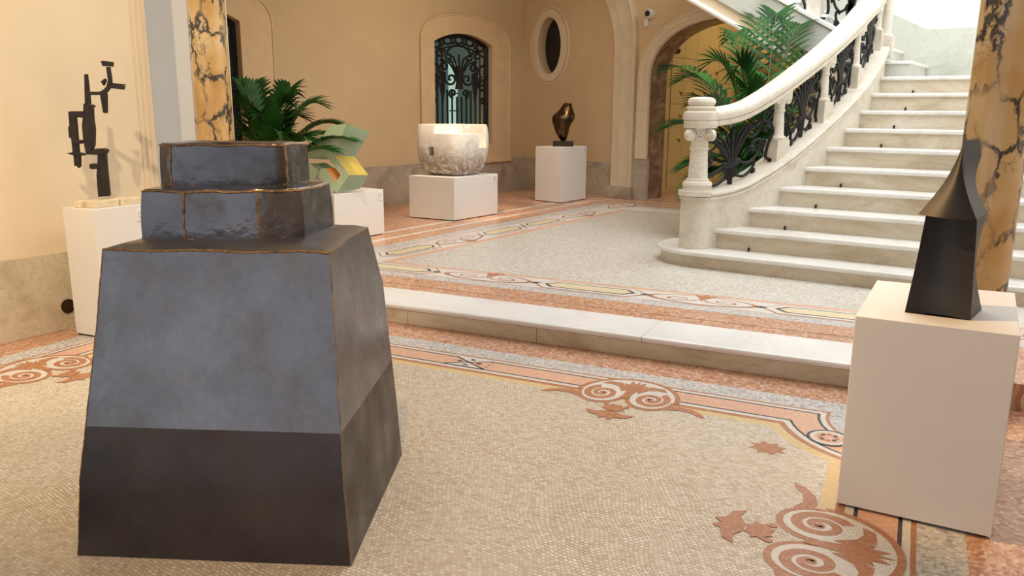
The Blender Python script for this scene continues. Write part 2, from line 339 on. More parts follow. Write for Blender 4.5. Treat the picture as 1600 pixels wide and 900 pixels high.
def struct(mb,name,**k):
    o=build(mb,name,**k); o['kind']='structure'; return o
def plate(outer,holes,O,d,n,th,name,mat,parent=None,front=0):
    """solid wall plate: outlines in (u,z) on the vertical plane through O along d; n = towards the room"""
    cu=bpy.data.curves.new('c','CURVE'); cu.dimensions='2D'; cu.fill_mode='BOTH'; cu.extrude=th/2
    for pts in [outer]+list(holes):
        s=cu.splines.new('POLY'); s.points.add(len(pts)-1)
        for p,q in zip(s.points,pts): p.co=(q[0],q[1],0,1)
        s.use_cyclic_u=True
    o=bpy.data.objects.new('c',cu); COL.objects.link(o)
    dg=bpy.context.evaluated_depsgraph_get(); me=bpy.data.meshes.new_from_object(o.evaluated_get(dg)); COL.objects.unlink(o); bpy.data.objects.remove(o); bpy.data.curves.remove(cu)
    d=Vector((d[0],d[1],0)).normalized(); n=Vector((n[0],n[1],0)).normalized(); O=Vector((O[0],O[1],0))
    mb=MB(); mb.add([O+d*v.co.x+Vector((0,0,v.co.y))+n*(front-th/2+v.co.z) for v in me.vertices],[list(p.vertices) for p in me.polygons],mat)
    bpy.data.meshes.remove(me)
    return mb
def arc(cx,cy,rx,ry,a0,a1,n=16): return [(cx+rx*math.cos(R(a0+(a1-a0)*i/n)),cy+ry*math.sin(R(a0+(a1-a0)*i/n))) for i in range(n+1)]
def smoothpath(p,n=6):
    out=[]
    for i in range(len(p)-1):
        a=Vector(p[max(i-1,0)]);b=Vector(p[i]);c=Vector(p[i+1]);d=Vector(p[min(i+2,len(p)-1)])
        for j in range(n):
            t=j/n; out.append(.5*((2*b)+(c-a)*t+(2*a-5*b+4*c-d)*t*t+(3*b-a-3*c+d)*t**3))
    out.append(Vector(p[-1])); return out
# ================================================================ STRUCTURE
s0=G(604.4,502.2); s1=G(1321.8,605.2); dA=(s1-s0).normalized(); nA=Vector((dA.y,-dA.x,0))
def A(a,v,z=0.0):
    p=s0+dA*a+nA*v; return Vector((p.x,p.y,z))
# ---- lower floor with its inlaid border
def cornered(e,vmax=6.6,R0=.42):
    """outline inset by e from the outer rectangle, each corner cut by a concave arc"""
    aR=3.83-e; aL=-1.69+e; v0=.31+e; v1=vmax-e; cA,cV=3.60,.54; CL=-1.46; CV=vmax-.23
    r=R0+(e-.23)*.9
    pts=[]
    if e<.16:   # corners stay square outside the first line
        return [(aL,v0),(aR,v0),(aR,v1),(aL,v1)]
    def corner(cx,cy,sx,sy,x,y):
        # concave arc round (cx,cy) from the horizontal line y to the vertical line x
        a0=math.asin(max(-1,min(1,(y-cy)*sy/r))); a1=math.acos(max(-1,min(1,(cx-x)*sx/r)))
        L=[]
        for i in range(9):
            t=a0+(a1-a0)*i/8; L.append((cx-sx*r*math.cos(t),cy+sy*r*math.sin(t)))
        return L
    c1=corner(cA,cV,1,1,aR,v0); c2=corner(CL,cV,-1,1,aL,v0); c3=corner(CL,CV,-1,-1,aL,v1); c4=corner(cA,CV,1,-1,aR,v1)
    return c1+c4[::-1]+c3+c2[::-1]
def motif(mb,P,zl,s,bg='white'):
    """scroll ornament: P(a,b) maps local coordinates, b points towards the field"""
    def lay(pts,mat,k=0): mb.poly([P(x,y,zl+k*.0004) for x,y in pts],mat)
    def disc(cx,cy,r,mat,k): lay([(cx+r*math.cos(2*PI*i/26),cy+r*math.sin(2*PI*i/26)) for i in range(26)],mat,k)
    def lens(f): return [(1.0*f*math.cos(PI*i/28),.26-.84*f*math.sin(PI*i/28)) for i in range(29)]
    for sx in(-1,1):
        disc(.48*sx,.28,.47,'brown',-1.5+.25*sx); disc(.48*sx,.28,.39,bg,1.5+.2*sx)
        tail=[(.80*sx,.44),(1.05*sx,.36),(1.3*sx,.40),(1.52*sx,.54),(1.60*sx,.68),(1.46*sx,.64),(1.28*sx,.54),(1.05*sx,.52),(.85*sx,.60)]
        lay(tail,'brown',-.7+.1*sx)
    lay(lens(1.0),'brown',0); lay(lens(.90),bg,1)
    for sx in(-1,1):
        cx,cy=.48*sx,.28; prev=None
        for i in range(41):
            t=i/40; an=-.35*PI+t*3.6*PI; rr=.385*(1-t*.80); w=.14*(1-.45*t)
            o_=(cx+sx*rr*math.cos(an),cy+rr*math.sin(an)); i_=(cx+sx*(rr-w)*math.cos(an),cy+(rr-w)*math.sin(an))
            if prev: mb.poly([P(*q,zl+.0012) for q in (prev[0],o_,i_,prev[1])],'brown')
            prev=(o_,i_)
        disc(cx,cy,.055,'brown',3)
        lay([(.10*sx,-.02),(.30*sx,-.30),(.56*sx,-.28),(.66*sx,-.14),(.46*sx,-.16),(.30*sx,-.10),(.16*sx,.12)],'brown',3.5+.1*sx)
        disc(.20*sx,.74,.05,'brown',3)
    lay([(-.06,.40),(-.10,.05),(-.18,-.12),(-.26,-.30),(-.15,-.26),(-.14,-.44),(-.03,-.32),(0,-.50),(.03,-.32),(.14,-.44),(.15,-.26),(.26,-.30),(.18,-.12),(.10,.05),(.06,.40)],'brown',4)
    lay([((.24 if i%2 else .17)*math.cos(2*PI*i/16),.86+(.17 if i%2 else .12)*math.sin(2*PI*i/16)) for i in range(16)],'brown',3)
    lay([(-.10,1.02),(.10,1.02),(.26,1.10),(.46,1.06),(.36,1.20),(.16,1.24),(.08,1.36),(0,1.26),(-.10,1.36),(-.16,1.24),(-.36,1.20),(-.46,1.06),(-.26,1.10)],'brown',3)
fl=MB()
fl.poly([(-7,-3.2,0),(4,-3.2,0),(4,6.2,0),(-7,6.2,0)],'orange')
z=.0006
for e,mt in ((0,'greyband'),(.17,'brown'),(.19,'white'),(.22,'black'),(.236,'salmon'),(.385,'black'),(.401,'white'),(.435,'brown'),(.472,'yellow'),(.54,'greyband'),(.556,'field')):
    fl.poly([A(*q,z) for q in cornered(e)],mt); z+=.0004
zt=z+.0003
# crossed panel ends in the salmon band
ac=1.07
for ac,flip in ((1.07,0),):
    o,i_=.54,.70
    fl.poly([A(ac-.13,o,zt),A(ac+.13,o,zt),A(ac+.13,i_,zt),A(ac-.13,i_,zt)],'white')
    m_=(o+i_)/2
    for sx in(-1,1):
        fl.poly([A(ac+sx*.14,o+.005,zt+.0004),A(ac+sx*.14,i_-.005,zt+.0004),A(ac+sx*.0,m_,zt+.0004)],'salmon')
        fl.poly([A(ac+sx*.07-.016,m_-.014,zt+.001),A(ac+sx*.07+.016,m_-.014,zt+.001),A(ac+sx*.07+.016,m_+.014,zt+.001),A(ac+sx*.07-.016,m_+.014,zt+.001)],'black')
        vv=m_+sx*.055; fl.poly([A(ac-.016,vv-.012,zt+.001),A(ac+.016,vv-.012,zt+.001),A(ac+.016,vv+.012,zt+.001),A(ac-.016,vv+.012,zt+.001)],'black')
        a0,v0_,a1,v1_=ac-.14,m_-sx*.08,ac+.14,m_+sx*.08; w=.008
        fl.poly([A(a0,v0_-w,zt+.0008),A(a1,v1_-w,zt+.0008),A(a1,v1_+w,zt+.0008),A(a0,v0_+w,zt+.0008)],'black')
# corner rosettes
for cx,cy in ((3.262,.87),(-1.12,.87)):
    for r_,mt,k in ((.105,'black',0),(.09,'white',1),(.068,'salmon',2)):
        fl.poly([A(cx+r_*math.cos(2*PI*i/28),cy+r_*math.sin(2*PI*i/28),zt+.0004*k) for i in range(28)],mt)
    for q in range(8):
        an=2*PI*q/8; fl.poly([A(cx+.04*math.cos(an)+.013*math.cos(2*PI*i/8),cy+.04*math.sin(an)+.013*math.sin(2*PI*i/8),zt+.0016) for i in range(8)],'black' if q%2 else 'brown')
# loose stars in the field and the scroll ornaments
for cx,cy in ((3.01,1.14),(-.87,1.14)):
    fl.poly([A(cx+(.095 if i%2 else .062)*math.cos(2*PI*i/16),cy+(.085 if i%2 else .055)*math.sin(2*PI*i/16),zt) for i in range(16)],'brown')
motif(fl,lambda x,y,z:A(2.17+x*.30,.66+y*.36,z),zt+.0012,1)
motif(fl,lambda x,y,z:A(-.03+x*.30,.66+y*.36,z),zt+.0012,1)
motif(fl,lambda x,y,z:A(3.42-y*.36,1.97+x*.31,z),zt+.0012,1)
motif(fl,lambda x,y,z:A(-1.28+y*.36,1.95+x*.30,z),zt+.0012,1)
o=build(fl,'floor',recenter=False,fix=False); o['kind']='structure'
# ---- upper floor slab with its border
uf=MB()
L0=A(-3.2,-.03);R0_=A(6.5,-.03)
def hull(z): return [(L0.x,L0.y,z),(R0_.x,R0_.y,z),(R0_.x,19,z),(-9.2,19,z),(-9.2,L0.y,z)]
uf.prism(hull(-.05),(0,0,.05+U),'orange')
def uq(e,ex,z): # nested outline: e from the step side, ex from the left side
    x0=-6.56+ex
    def onA(x,v): # point of the A-line at x
        a=(x-s0.x-nA.x*v)/dA.x; return A(a,v,z)
    v=-.62-e; p0=onA(x0,v); p1=onA(2.6,v); y1=12.0-ex*.9
    return [p0,p1,Vector((2.6,y1,z)),Vector((x0,y1,z))]
zz=U+.0006
for v,x,mt in ((-.60,-6.60,'white'),(-.60,-6.52,'orange'),(-.60,-6.25,'white'),(-.60,-6.19,'orange'),(-.86,-5.92,'greyband'),(-1.00,-5.74,'salmon'),(-1.015,-5.72,'white'),(-1.34,-5.30,'salmon'),(-1.40,-5.20,'field2')):
    uf.poly(uq(-v-.62,x+6.56,zz),mt); zz+=.0004
def hexa(mb,P,zl,hw,hh):
    for k,(a,mt) in enumerate(((1.0,'brown'),(.93,'white'),(.64,'black'),(.52,'paleyellow'))):
        w=hw*(1-(1-a)*.55);h=hh*a
        mb.poly([P(x,y,zl+k*.0004) for x,y in ((-w,0),(-w+h*.9,-h),(w-h*.9,-h),(w,0),(w-h*.9,h),(-w+h*.9,h))],mt)
def oval(mb,P,zl,hw,hh):
    for k,(a,mt) in enumerate(((1.0,'brown'),(.88,'white'))):
        mb.poly([P(hw*a*math.cos(t),hh*a*math.sin(t)*(1-.25*math.cos(t)**2),zl+k*.0004) for t in [2*PI*i/32 for i in range(32)]],mt)
    for sx in(-1,1):
        outer=[];inner=[]
        for i in range(26):
            t=i/25; an=sx*(t*2.9*PI)+(PI if sx>0 else 0); rr=(1-t*.85)
            outer.append((sx*hw*.38+hw*.34*rr*math.cos(an),hh*.55*rr*math.sin(an))); inner.append((sx*hw*.38+hw*.34*(rr-.2*(1-.5*t))*math.cos(an),hh*.55*(rr-.2*(1-.5*t))*math.sin(an)))
        for i in range(25): mb.poly([P(*q,zl+.0010) for q in(outer[i],outer[i+1],inner[i+1],inner[i])],'brown')
    mb.poly([P(x*hw,y*hh,zl+.0014) for x,y in((-.2,1.25),(-.12,.7),(-.05,.2),(0,-.2),(.05,.2),(.12,.7),(.2,1.25),(.08,1.05),(0,1.45),(-.08,1.05))],'brown')
zu=zz+.0004
vm=-1.175
for a in (-.72,1.2,3.08,4.96): hexa(uf,lambda x,y,z,a=a:A(a+x,vm-y,z),zu,.50,.15)
for a in (.25,2.13,4.02): oval(uf,lambda x,y,z,a=a:A(a+x,vm-y,z),zu,.44,.15)
for a in (-.27,.72,1.68,2.58,3.55): uf.poly([A(a+x,vm+y,zu+.001) for x,y in((-.05,0),(0,-.03),(.05,0),(0,.03))],'black')
xm=-5.51
for y in (6.35,8.05,8.98,10.7): 
    if y!=10.7: hexa(uf,lambda a,b,z,y=y:Vector((xm+b,y+a,z)),zu,.46,.16)
for y in (7.2,9.95,11.3): oval(uf,lambda a,b,z,y=y:Vector((xm+b,y+a,z)),zu,.42,.16)
for y in (5.7,8.51): uf.poly([Vector((xm+x,y+q,zu+.001)) for x,q in((-.05,0),(0,-.03),(.05,0),(0,.03))],'black')
o=build(uf,'floor',recenter=False,fix=False); o['kind']='structure'
# ---- white marble step between the two floors
st=thing('marble_step',A(1.5,0),'long white marble step with tan riser between lower and upper mosaic floor','step')
def vis(a0,a1,name,mat,f): 
    mb=MB(); f(mb,a0,a1,mat); return build(mb,name,st,bevel=.004)
def tread(mb,a0,a1,mat):
    prof=[(-.45,.0),(-.45,.150),(.012,.150),(.022,.145),(.026,.135),(.024,.126),(.016,.122),(.012,.112),(0,.108),(0,.106),(-.45,.106)]
    prof=[(-.45,.152),(.010,.152),(.020,.147),(.025,.138),(.022,.128),(.013,.122),(.010,.112),(-.02,.108),(-.45,.108)]
    mb.prism([A(a0,v,z) for v,z in prof],dA*(a1-a0),mat)
ja=[-1.46,.155,2.02,3.79]
for i in range(3): vis(ja[i]+.0015,ja[i+1]-.0015,'tread_slab','marble',tread)
rj=[-1.46,.19,1.26,3.79]
for i in range(3): vis(rj[i]+.001,rj[i+1]-.001,'riser_slab','riser',lambda mb,a0,a1,mat:mb.prism([A(a0,-.03,0),A(a0,0,0),A(a0,0,.108),A(a0,-.03,.108)],dA*(a1-a0),mat))
vis(4.36,6.4,'tread_slab','marble',tread)
vis(4.36,6.4,'riser_slab','riser',lambda mb,a0,a1,mat:mb.prism([A(a0,-.03,0),A(a0,0,0),A(a0,0,.108),A(a0,-.03,.108)],dA*(a1-a0),mat))
# ---- left wall with marble dado
l0=G(0,538); l1=G(93,516); dL=(l1-l0).normalized(); nL=Vector((dL.y,-dL.x,0))
uend=(Wp(243,215,l0,nL)-l0).dot(dL)
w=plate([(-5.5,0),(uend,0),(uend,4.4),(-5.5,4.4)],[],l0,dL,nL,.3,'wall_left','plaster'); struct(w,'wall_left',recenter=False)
hb=HZ(50,400,Wp(50,400,l0,nL))
w=plate([(-5.5,0),(uend-.12,0),(uend-.12,hb),(-5.5,hb)],[],l0,dL,nL,.018,'','dado',front=.018); struct(w,'baseboard_left',recenter=False,bevel=.003)
mb=MB()
for k in range(3):
    uu=uend-.13+k*.045; p=l0+dL*uu; mb.tube([Vector((p.x,p.y,0))+nL*.004,Vector((p.x,p.y,4.4))+nL*.004],.004,'plaster')
struct(mb,'trim_1',recenter=False,smooth=True)
# pilaster behind the left column
mb=MB(); pe=l0+dL*uend
mb.box(-7.1,Wp(342,200,(0,4.46),(0,1)).x,4.46,4.62,0,4.4,'pilaster'); struct(mb,'wall_pilaster',recenter=False,bevel=.01)
# ---- window wall
w0=G(601,321,U); w1=G(820,294.5,U); dW=(w1-w0).normalized(); nW=Vector((dW.y,-dW.x,0))
def UW(x,y): p=Wp(x,y,w0,nW); return ((p-w0).dot(dW),p.z)
ucor=(w1-w0).dot(dW)
op=[UW(*q) for q in((676.7,65),(684,58.5),(700,53.6),(720,52.5),(740,56),(757,63),(767.8,72))]
zb=UW(767,224)[1]; uL=op[0][0]; uR=op[-1][0]; zc=(op[0][1]+op[-1][1])/2; zp=max(p[1] for p in op)
def segarch(a,b,zs,zp,n=14): # segmental arch from right to left
    h=zp-zs; c=(b-a)/2; r=(c*c+h*h)/(2*h); cz=zp-r; t0=math.asin(c/r)
    return [((a+b)/2+r*math.sin(t),cz+r*math.cos(t)) for t in [t0-2*t0*i/n for i in range(n+1)]]
hole=[(uL,zb),(uR,zb)]+segarch(uL,uR,zc,zp)
du=UW(379,141)[0]-uR
hole2=[(u+du,z) for u,z in hole]
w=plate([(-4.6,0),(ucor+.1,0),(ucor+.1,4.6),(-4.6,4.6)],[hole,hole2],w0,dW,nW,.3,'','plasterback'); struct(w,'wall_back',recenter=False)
so=[UW(*q) for q in((657.5,247),(657,60))]; so2=UW(793.5,247); hz0=so2[1]
uo0=(so[0][0]+so[1][0])/2; uo1=so2[0]; zo=max(UW(722,24)[1],zp+.1); zsp=(UW(657,62)[1]+UW(793,85)[1])/2
def sur(d): return [(uo0+d,hz0),(uL+d,hz0),(uL+d,zb),(uR+d,zb),(uR+d,hz0),(uo1+d,hz0)]
def roundarch(a,b,zs,zp,n=22,k=2.6): # squarish three-centred arch from right to left
    c=(a+b)/2; L=[]
    for i in range(n+1):
        t=PI*i/n; cx=math.cos(t); sx=math.sin(t)
        L.append((c+(b-a)/2*math.copysign(abs(cx)**(2/k),cx),zs+(zp-zs)*abs(sx)**(2/k)))
    return L
zs0=zsp
for d,hh,nm in ((0,hole,'window_1'),(du,hole2,'window_2')):
    outer=[(uo0+d,hz0),(uo1+d,hz0)]+roundarch(uo0+d,uo1+d,zs0,zo)
    w=plate(outer,[[(u,max(z,zb)) for u,z in hh]],w0,dW,nW,.034,'','stonetrim',front=.03)
    s=struct(w,nm,recenter=False,bevel=.006)
    # outer bead and sill
    pth=[w0+dW*u+Vector((0,0,z-w0.z))+nW*.03 for u,z in [(uo1+d,hz0)]+roundarch(uo0+d,uo1+d,zs0,zo)+[(uo0+d,hz0)]]
    b_=MB(); b_.tube(pth,.016,'stonetrim'); o=build(b_,'window_moulding',s,recenter=False,smooth=True)
    b_=MB(); c_=w0+dW*((uo0+uo1)/2+d); b_.obox((c_.x,c_.y,hz0-.02),dW,nW,(0,0,1),(uo1-uo0)/2+.03,.06,.03,'stonetrim'); build(b_,'window_sill',s,recenter=False,bevel=.006)
    # room behind: backing wall, glowing faintly in the first window
    b_=MB()
    c_=w0+dW*((uL+uR)/2+d)-nW*.9
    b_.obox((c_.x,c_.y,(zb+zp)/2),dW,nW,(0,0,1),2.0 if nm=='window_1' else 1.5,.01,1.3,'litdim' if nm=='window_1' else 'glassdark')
    build(b_,'room_wall',s,recenter=False)
    if nm=='window_1':
        b_=MB(); c_=Wp(708,150,w0-nW*.8,nW); b_.obox((c_.x,c_.y,(zb+zp)/2-.12),dW,nW,(0,0,1),.11,.01,.60,'litpane')
        for q in range(4): b_.obox((c_.x+nW.x*.02,c_.y,zb+.25+q*.3),dW,nW,(0,0,1),.12,.008,.01,'ironblack')
        build(b_,'lit_casement',s,recenter=False)
# grille
def spiral(cx,cy,r0,turns,a0,sgn=1,n=22,k=.82):
    return [(cx+r0*(1-k*i/n)*math.cos(a0+sgn*2*PI*turns*i/n),cy+r0*(1-k*i/n)*math.sin(a0+sgn*2*PI*turns*i/n)) for i in range(n+1)]
def grille(name,d,label):
    cu=(uL+uR)/2+d; hw=(uR-uL)/2; 
    def P(s,z): p=w0+dW*(cu+s*hw)-nW*.10; return Vector((p.x,p.y,z))
    c0=P(0,zb); t=thing(name,(c0.x,c0.y,zb),label,'window grille','window grilles')
    fr=MB(); a=segarch(-1,1,zc,zp,16)
    arch=[P(q[0]*.97,q[1]-.02) for q in a]
    fr.tube([P(.97,zb)]+arch+[P(-.97,zb)],.042,'ironblack')
    arch2=[P(q[0]*.90,q[1]-.19) for q in a]; fr.tube(arch2,.014,'ironblack')
    fr.tube([P(-.97,zb+.02),P(.97,zb+.02)],.02,'ironblack')
    build(fr,'grille_frame',t,smooth=True)
    def az(s): # underside of the ornamental band
        return interp(sorted([(q[0],q[1]) for q in a]),s)-.19
    for i in range(12):
        s=-.9+1.8*i/11; b=MB(); topz=az(s)
        if abs(s)<.5: topz=zb+(zp-zb)*(.50 if abs(s)>.2 else .44)
        b.tube([P(s,zb),P(s,topz)],.016,'ironblack'); 
        build(b,'bar',t,smooth=True)
    b=MB()
    for i in range(5):
        s=-.76+1.52*i/4; zc_=az(s)+.095
        b.tube([P(s+.13*math.cos(2*PI*j/16),zc_+.055*math.sin(2*PI*j/16)) for j in range(17)],.019,'ironblack')
        if i<4:
            s2=s+.19; z2=az(s2)+.095; b.tube([P(s2+.05*math.cos(2*PI*j/10),z2+.06*math.sin(2*PI*j/10)) for j in range(11)],.017,'ironblack')
    build(b,'oval_band',t,smooth=True)
    b=MB(); hh=zp-zb; zt_=zb+hh*.52
    for k in range(7):
        an=(k-3)/3; pts=[(an*.04,zt_),(an*.12,zt_+hh*.12),(an*.34,zt_+hh*.22),(an*.62,zt_+hh*(.30-.06*abs(an)))]
        b.tube([P(x,z) for x,z in [(v.x,v.y) for v in smoothpath([(x,z,0) for x,z in pts],4)]],.018,'ironblack')
    b.tube([P(0,zt_-.02),P(0,zt_+hh*.12)],[.07,.03],'ironblack')
    b.tube([P(x,z) for x,z in arc(0,zb+hh*.80,.42,hh*.10,10,170,12)],.02,'ironblack')
    build(b,'palmette_ornament',t,smooth=True)
    for sx in(-1,1):
        b=MB()
        for (cx,cz,r,tn,a0,sg) in ((.28,.60,.19,1.3,PI*.2,-1),(.22,.47,.12,1.3,-PI*.5,1),(.80,.58,.14,1.4,PI*.5,1),(.62,.82,.14,1.3,PI*.9,-1),(.5,.70,.13,1.2,-.4,1),(.86,.40,.10,1.2,.4,1),(.34,.80,.12,1.2,1.4,-1)):
            b.tube([P(sx*x,zb+hh*cz+(y)*hh*.30) for x,y in spiral(cx,0,r*1.15,tn,a0,sg)],.019,'ironblack')
        for cx in (.56,):
            for k in(-1,0,1): b.tube([P(sx*(cx+k*.06),zb+hh*.66),P(sx*(cx+k*.04),zb+hh*.50),P(sx*cx,zb+hh*.38)],[.026,.022,.010],'ironblack')
            b.tube([P(sx*cx,zb+hh*.0),P(sx*cx,zb+hh*.08),P(sx*cx,zb+hh*.16)],[.01,.035,.01],'ironblack')
        pts=smoothpath([(sx*.92,zb+hh*.74,0),(sx*.70,zb+hh*.70,0),(sx*.62,zb+hh*.58,0),(sx*.82,zb+hh*.50,0),(sx*.95,zb+hh*.56,0)],5)
        b.tube([P(v.x,v.y) for v in pts],.021,'ironblack')
        b.tube([P(sx*.93,zb),P(sx*.93,zb+hh*.8)],.02,'ironblack')
        build(b,'scroll_ornament',t,smooth=True)
grille('window_grille',0,'black wrought iron grille in arched window behind the alabaster block')
grille('window_grille',du,'black wrought iron grille in arched window beside the left marble column')
# ---- rear wall: oval window, blind arch, door arch, stair hall
r0=Vector((w1.x,w1.y,0)); rr1=G(956,307,U); dR=Vector((rr1.x-r0.x,rr1.y-r0.y,0)).normalized(); nR=Vector((dR.y,-dR.x,0))
def UR(x,y): p=Wp(x,y,r0,nR); return ((p-r0).dot(dR),p.z)
ov=[UR(*q) for q in ((843,72),(875,72))]; ovt,ovb=UR(859,27)[1],UR(859,116)[1]
ocx=(ov[0][0]+ov[1][0])/2; orx=(ov[1][0]-ov[0][0])/2+.03; ocz=(ovt+ovb)/2; orz=(ovt-ovb)/2
ovh=[(ocx+orx*math.cos(t),ocz+orz*math.sin(t)) for t in [2*PI*i/40 for i in range(40)]]
inn=[UR(*q) for q in((1011,245),(1016.5,106.7),(1025,76),(1043,57),(1075,39),(1118,31))]
dl=inn[0][0]; zpk=inn[-1][1]+.02; dctr=UR(1135,31)[0]; dr=2*dctr-dl; zspr=UR(1016,108)[1]
door=[(dl,.15),(dr,.15)]+roundarch(dl,dr,zspr-.15,zpk,24,2.2)
uright=11.5
HT=6.4
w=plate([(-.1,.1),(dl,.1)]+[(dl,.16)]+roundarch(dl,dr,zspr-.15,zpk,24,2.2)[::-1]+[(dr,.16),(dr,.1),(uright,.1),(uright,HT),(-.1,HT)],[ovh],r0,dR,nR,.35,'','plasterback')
struct(w,'wall_rear',recenter=False)
# oval window
w=plate([(ocx+(orx+.13)*math.cos(t),ocz+(orz+.13)*math.sin(t)) for t in [2*PI*i/40 for i in range(40)]],[ovh],r0,dR,nR,.03,'','stonelight',front=.025)
s=struct(w,'window_3',recenter=False,bevel=.008)
mb=MB(); pth=[r0+dR*(ocx+(orx+.17)*math.cos(t))+Vector((0,0,ocz+(orz+.17)*math.sin(t))) for t in [2*PI*i/40 for i in range(41)]]; mb.tube(pth,.018,'stonelight'); build(mb,'window_moulding',s,recenter=False,smooth=True)
w=plate([(ocx+(orx+.02)*math.cos(t),ocz+(orz+.02)*math.sin(t)) for t in [2*PI*i/40 for i in range(40)]],[],r0,dR,nR,.02,'','glassdark',front=-.2); build(w,'pane',s,recenter=False)
# dado of the window wall and rear wall
hd=UW(601,259.5)[1]
w=plate([(-4.6,.1),(ucor,.1),(ucor,hd),(-4.6,hd)],[],w0,dW,nW,.02,'','dadogrey',front=.02); struct(w,'baseboard_back',recenter=False)
uj=UR(957,280)[0]
w=plate([(0,.1),(uj,.1),(uj,hd-.02),(0,hd-.02)],[],r0,dR,nR,.02,'','dadogrey',front=.02); struct(w,'baseboard_rear',recenter=False)
# blind arch moulding
jl,jr=UR(958,290)[0],UR(990,290)[0]
zj=UR(966,71)[1]; wid=2.6
jo=[(jl,.15),(jr,.15),(jr,zj)]; 
def quarter(u,z,rx,rz,n=14): return [(u-rx+rx*math.cos(t),z+rz*math.sin(t)) for t in [PI/2*i/n for i in range(n+1)]]
oc=quarter(jr,zj+.0,1.9,1.9); ic=quarter(jl,zj-.1,1.65,1.65)
w=plate([(jl,.15),(jr,.15)]+oc+[ic[-1]]+ic[::-1][1:],[],r0,dR,nR,.12,'','stonelight',front=.10); s=struct(w,'trim_2',recenter=False,bevel=.015)
mb=MB()
for off,rad in ((-.03,.022),(-.09,.014),(-.26,.012)):
    u_=jr+off; pth=[(u_,.3)]+quarter(u_,zj+.0,1.9+off,1.9+off)
    mb.tube([r0+dR*u+Vector((0,0,z))+nR*.105 for u,z in pth],rad,'stonelight')
build(mb,'arch_moulding',s,recenter=False,smooth=True)
mb=MB(); c_=r0+dR*((jl+jr)/2)+nR*.06; mb.obox((c_.x,c_.y,.25),dR,nR,(0,0,1),(jr-jl)/2+.03,.09,.10,'dadogrey'); build(mb,'plinth',s,recenter=False,bevel=.01)
# door arch mouldings
dz0=UR(1000,248)[1]
s=None
mw=UR(1011,200)[0]-UR(993.5,200)[0]
oo=[(dl-mw,dz0),(dl,dz0)]+roundarch(dl,dr,zspr-.15,zpk,24,2.2)[::-1]+[(dr,dz0),(dr+mw,dz0)]+roundarch(dl-mw,dr+mw,zspr-.15,zpk+mw*.9,24,2.2)
w=plate(oo,[],r0,dR,nR,.06,'','stonelight',front=.05); s=struct(w,'door_1',recenter=False,bevel=.01)
mb=MB()
for f in (.12,.45,.85):
    e=mw*f; pth=[(dr+e,dz0)]+roundarch(dl-e,dr+e,zspr-.15,zpk+e*.9,24,2.2)+[(dl-e,dz0)]
    mb.tube([r0+dR*u+Vector((0,0,z))+nR*.05 for u,z in pth],.02,'stonelight')
build(mb,'arch_moulding',s,recenter=False,smooth=True)
mb=MB()
for q in (dl-mw/2,dr+mw/2):
    c_=r0+dR*q; mb.obox((c_.x,c_.y,(dz0+.15)/2),dR,nR,(0,0,1),mw/2+.02,.04,(dz0-.15)/2,'dadogrey')
build(mb,'plinth',s,recenter=False)
# brown marble lining of the doorway
path=[(dr-.012,.15)]+roundarch(dl+.012,dr-.012,zspr-.15,zpk-.012,24,2.2)+[(dl+.012,.15)]
mb=MB(); cen=((dl+dr)/2,zspr-.4); rings=[]
for u,z in path:
    q=r0+dR*u; uo=u+(.03 if u>cen[0] else -.03); zo_=z+(.03 if z>zspr-.1 else 0); qo=r0+dR*uo
    rings.append([Vector((q.x,q.y,z))-nR*.02,Vector((q.x,q.y,z))-nR*.48,Vector((qo.x,qo.y,zo_))-nR*.48,Vector((qo.x,qo.y,zo_))-nR*.02])
mb.sweep(rings,'brownmarble'); struct(mb,'trim_3',recenter=False)
# ---- locker room behind the doorway
k0=G(1040,300,U); k1=G(1090,292,U); dK=(k1-k0).normalized(); nK=Vector((dK.y,-dK.x,0))
def UK(x,y): p=Wp(x,y,k0,nK); return ((p-k0).dot(dK),p.z)
w=plate([(-.6,.1),(5.2,.1),(5.2,4.2),(-.6,4.2)],[],k0,dK,nK,.2,'','plasterback',front=-.3); struct(w,'wall_locker_room',recenter=False)
ke=UK(1152,150)[0]; kb=k0+dK*ke
w=plate([(-.5,.1),(5,.1),(5,4.2),(-.5,4.2)],[],kb,dR,nR,.2,'','locker',front=.0); struct(w,'wall_locker_room_back',recenter=False)
c_=k0; t=thing('locker_bank',(k0.x,k0.y,U),'wall of yellow cream lockers with small brass keyholes behind the stone arch','lockers')
rows=[UK(1041,y)[1] for y in (88,125,162,199)]; zk=[3.55]+rows+[.22]
cols=[UK(x,150)[0] for x in (1030,1058.5,1076,1093)]; cw=max(.3,(cols[3]-cols[1])/2)
def kbx(mb,u0,u1,z0,z1,f0,f1,mat):
    c=k0+dK*((u0+u1)/2)+nK*((f0+f1)/2); mb.obox((c.x,c.y,(z0+z1)/2),dK,nK,(0,0,1),abs(u1-u0)/2,abs(f1-f0)/2,abs(z1-z0)/2,mat)
mb=MB(); kbx(mb,-.55,ke,U,3.6,-.18,-.004,'locker'); build(mb,'carcass',t)
nc=max(3,int(ke/cw))
for i in range(nc):
    for j in range(5):
        mb=MB(); kbx(mb,i*ke/nc+.004,(i+1)*ke/nc-.004,zk[j+1]+.005,zk[j]-.005,0,.012,'locker'); dd=build(mb,'locker_door',t)
        mb=MB(); uu=(i+.62)*ke/nc; zh=zk[j]-(.30 if j in(1,4) else .36) if j>0 else zk[j]-2
        if j>0:
            zh=(zk[j]+zk[j+1])/2 if j<4 else zk[4]-.22
            kbx(mb,uu,uu+.10,zh,zh+.012,.012,.022,'brass'); kbx(mb,uu+.07,uu+.10,zh-.05,zh+.012,.012,.03,'brass'); build(mb,'keyhole',dd)
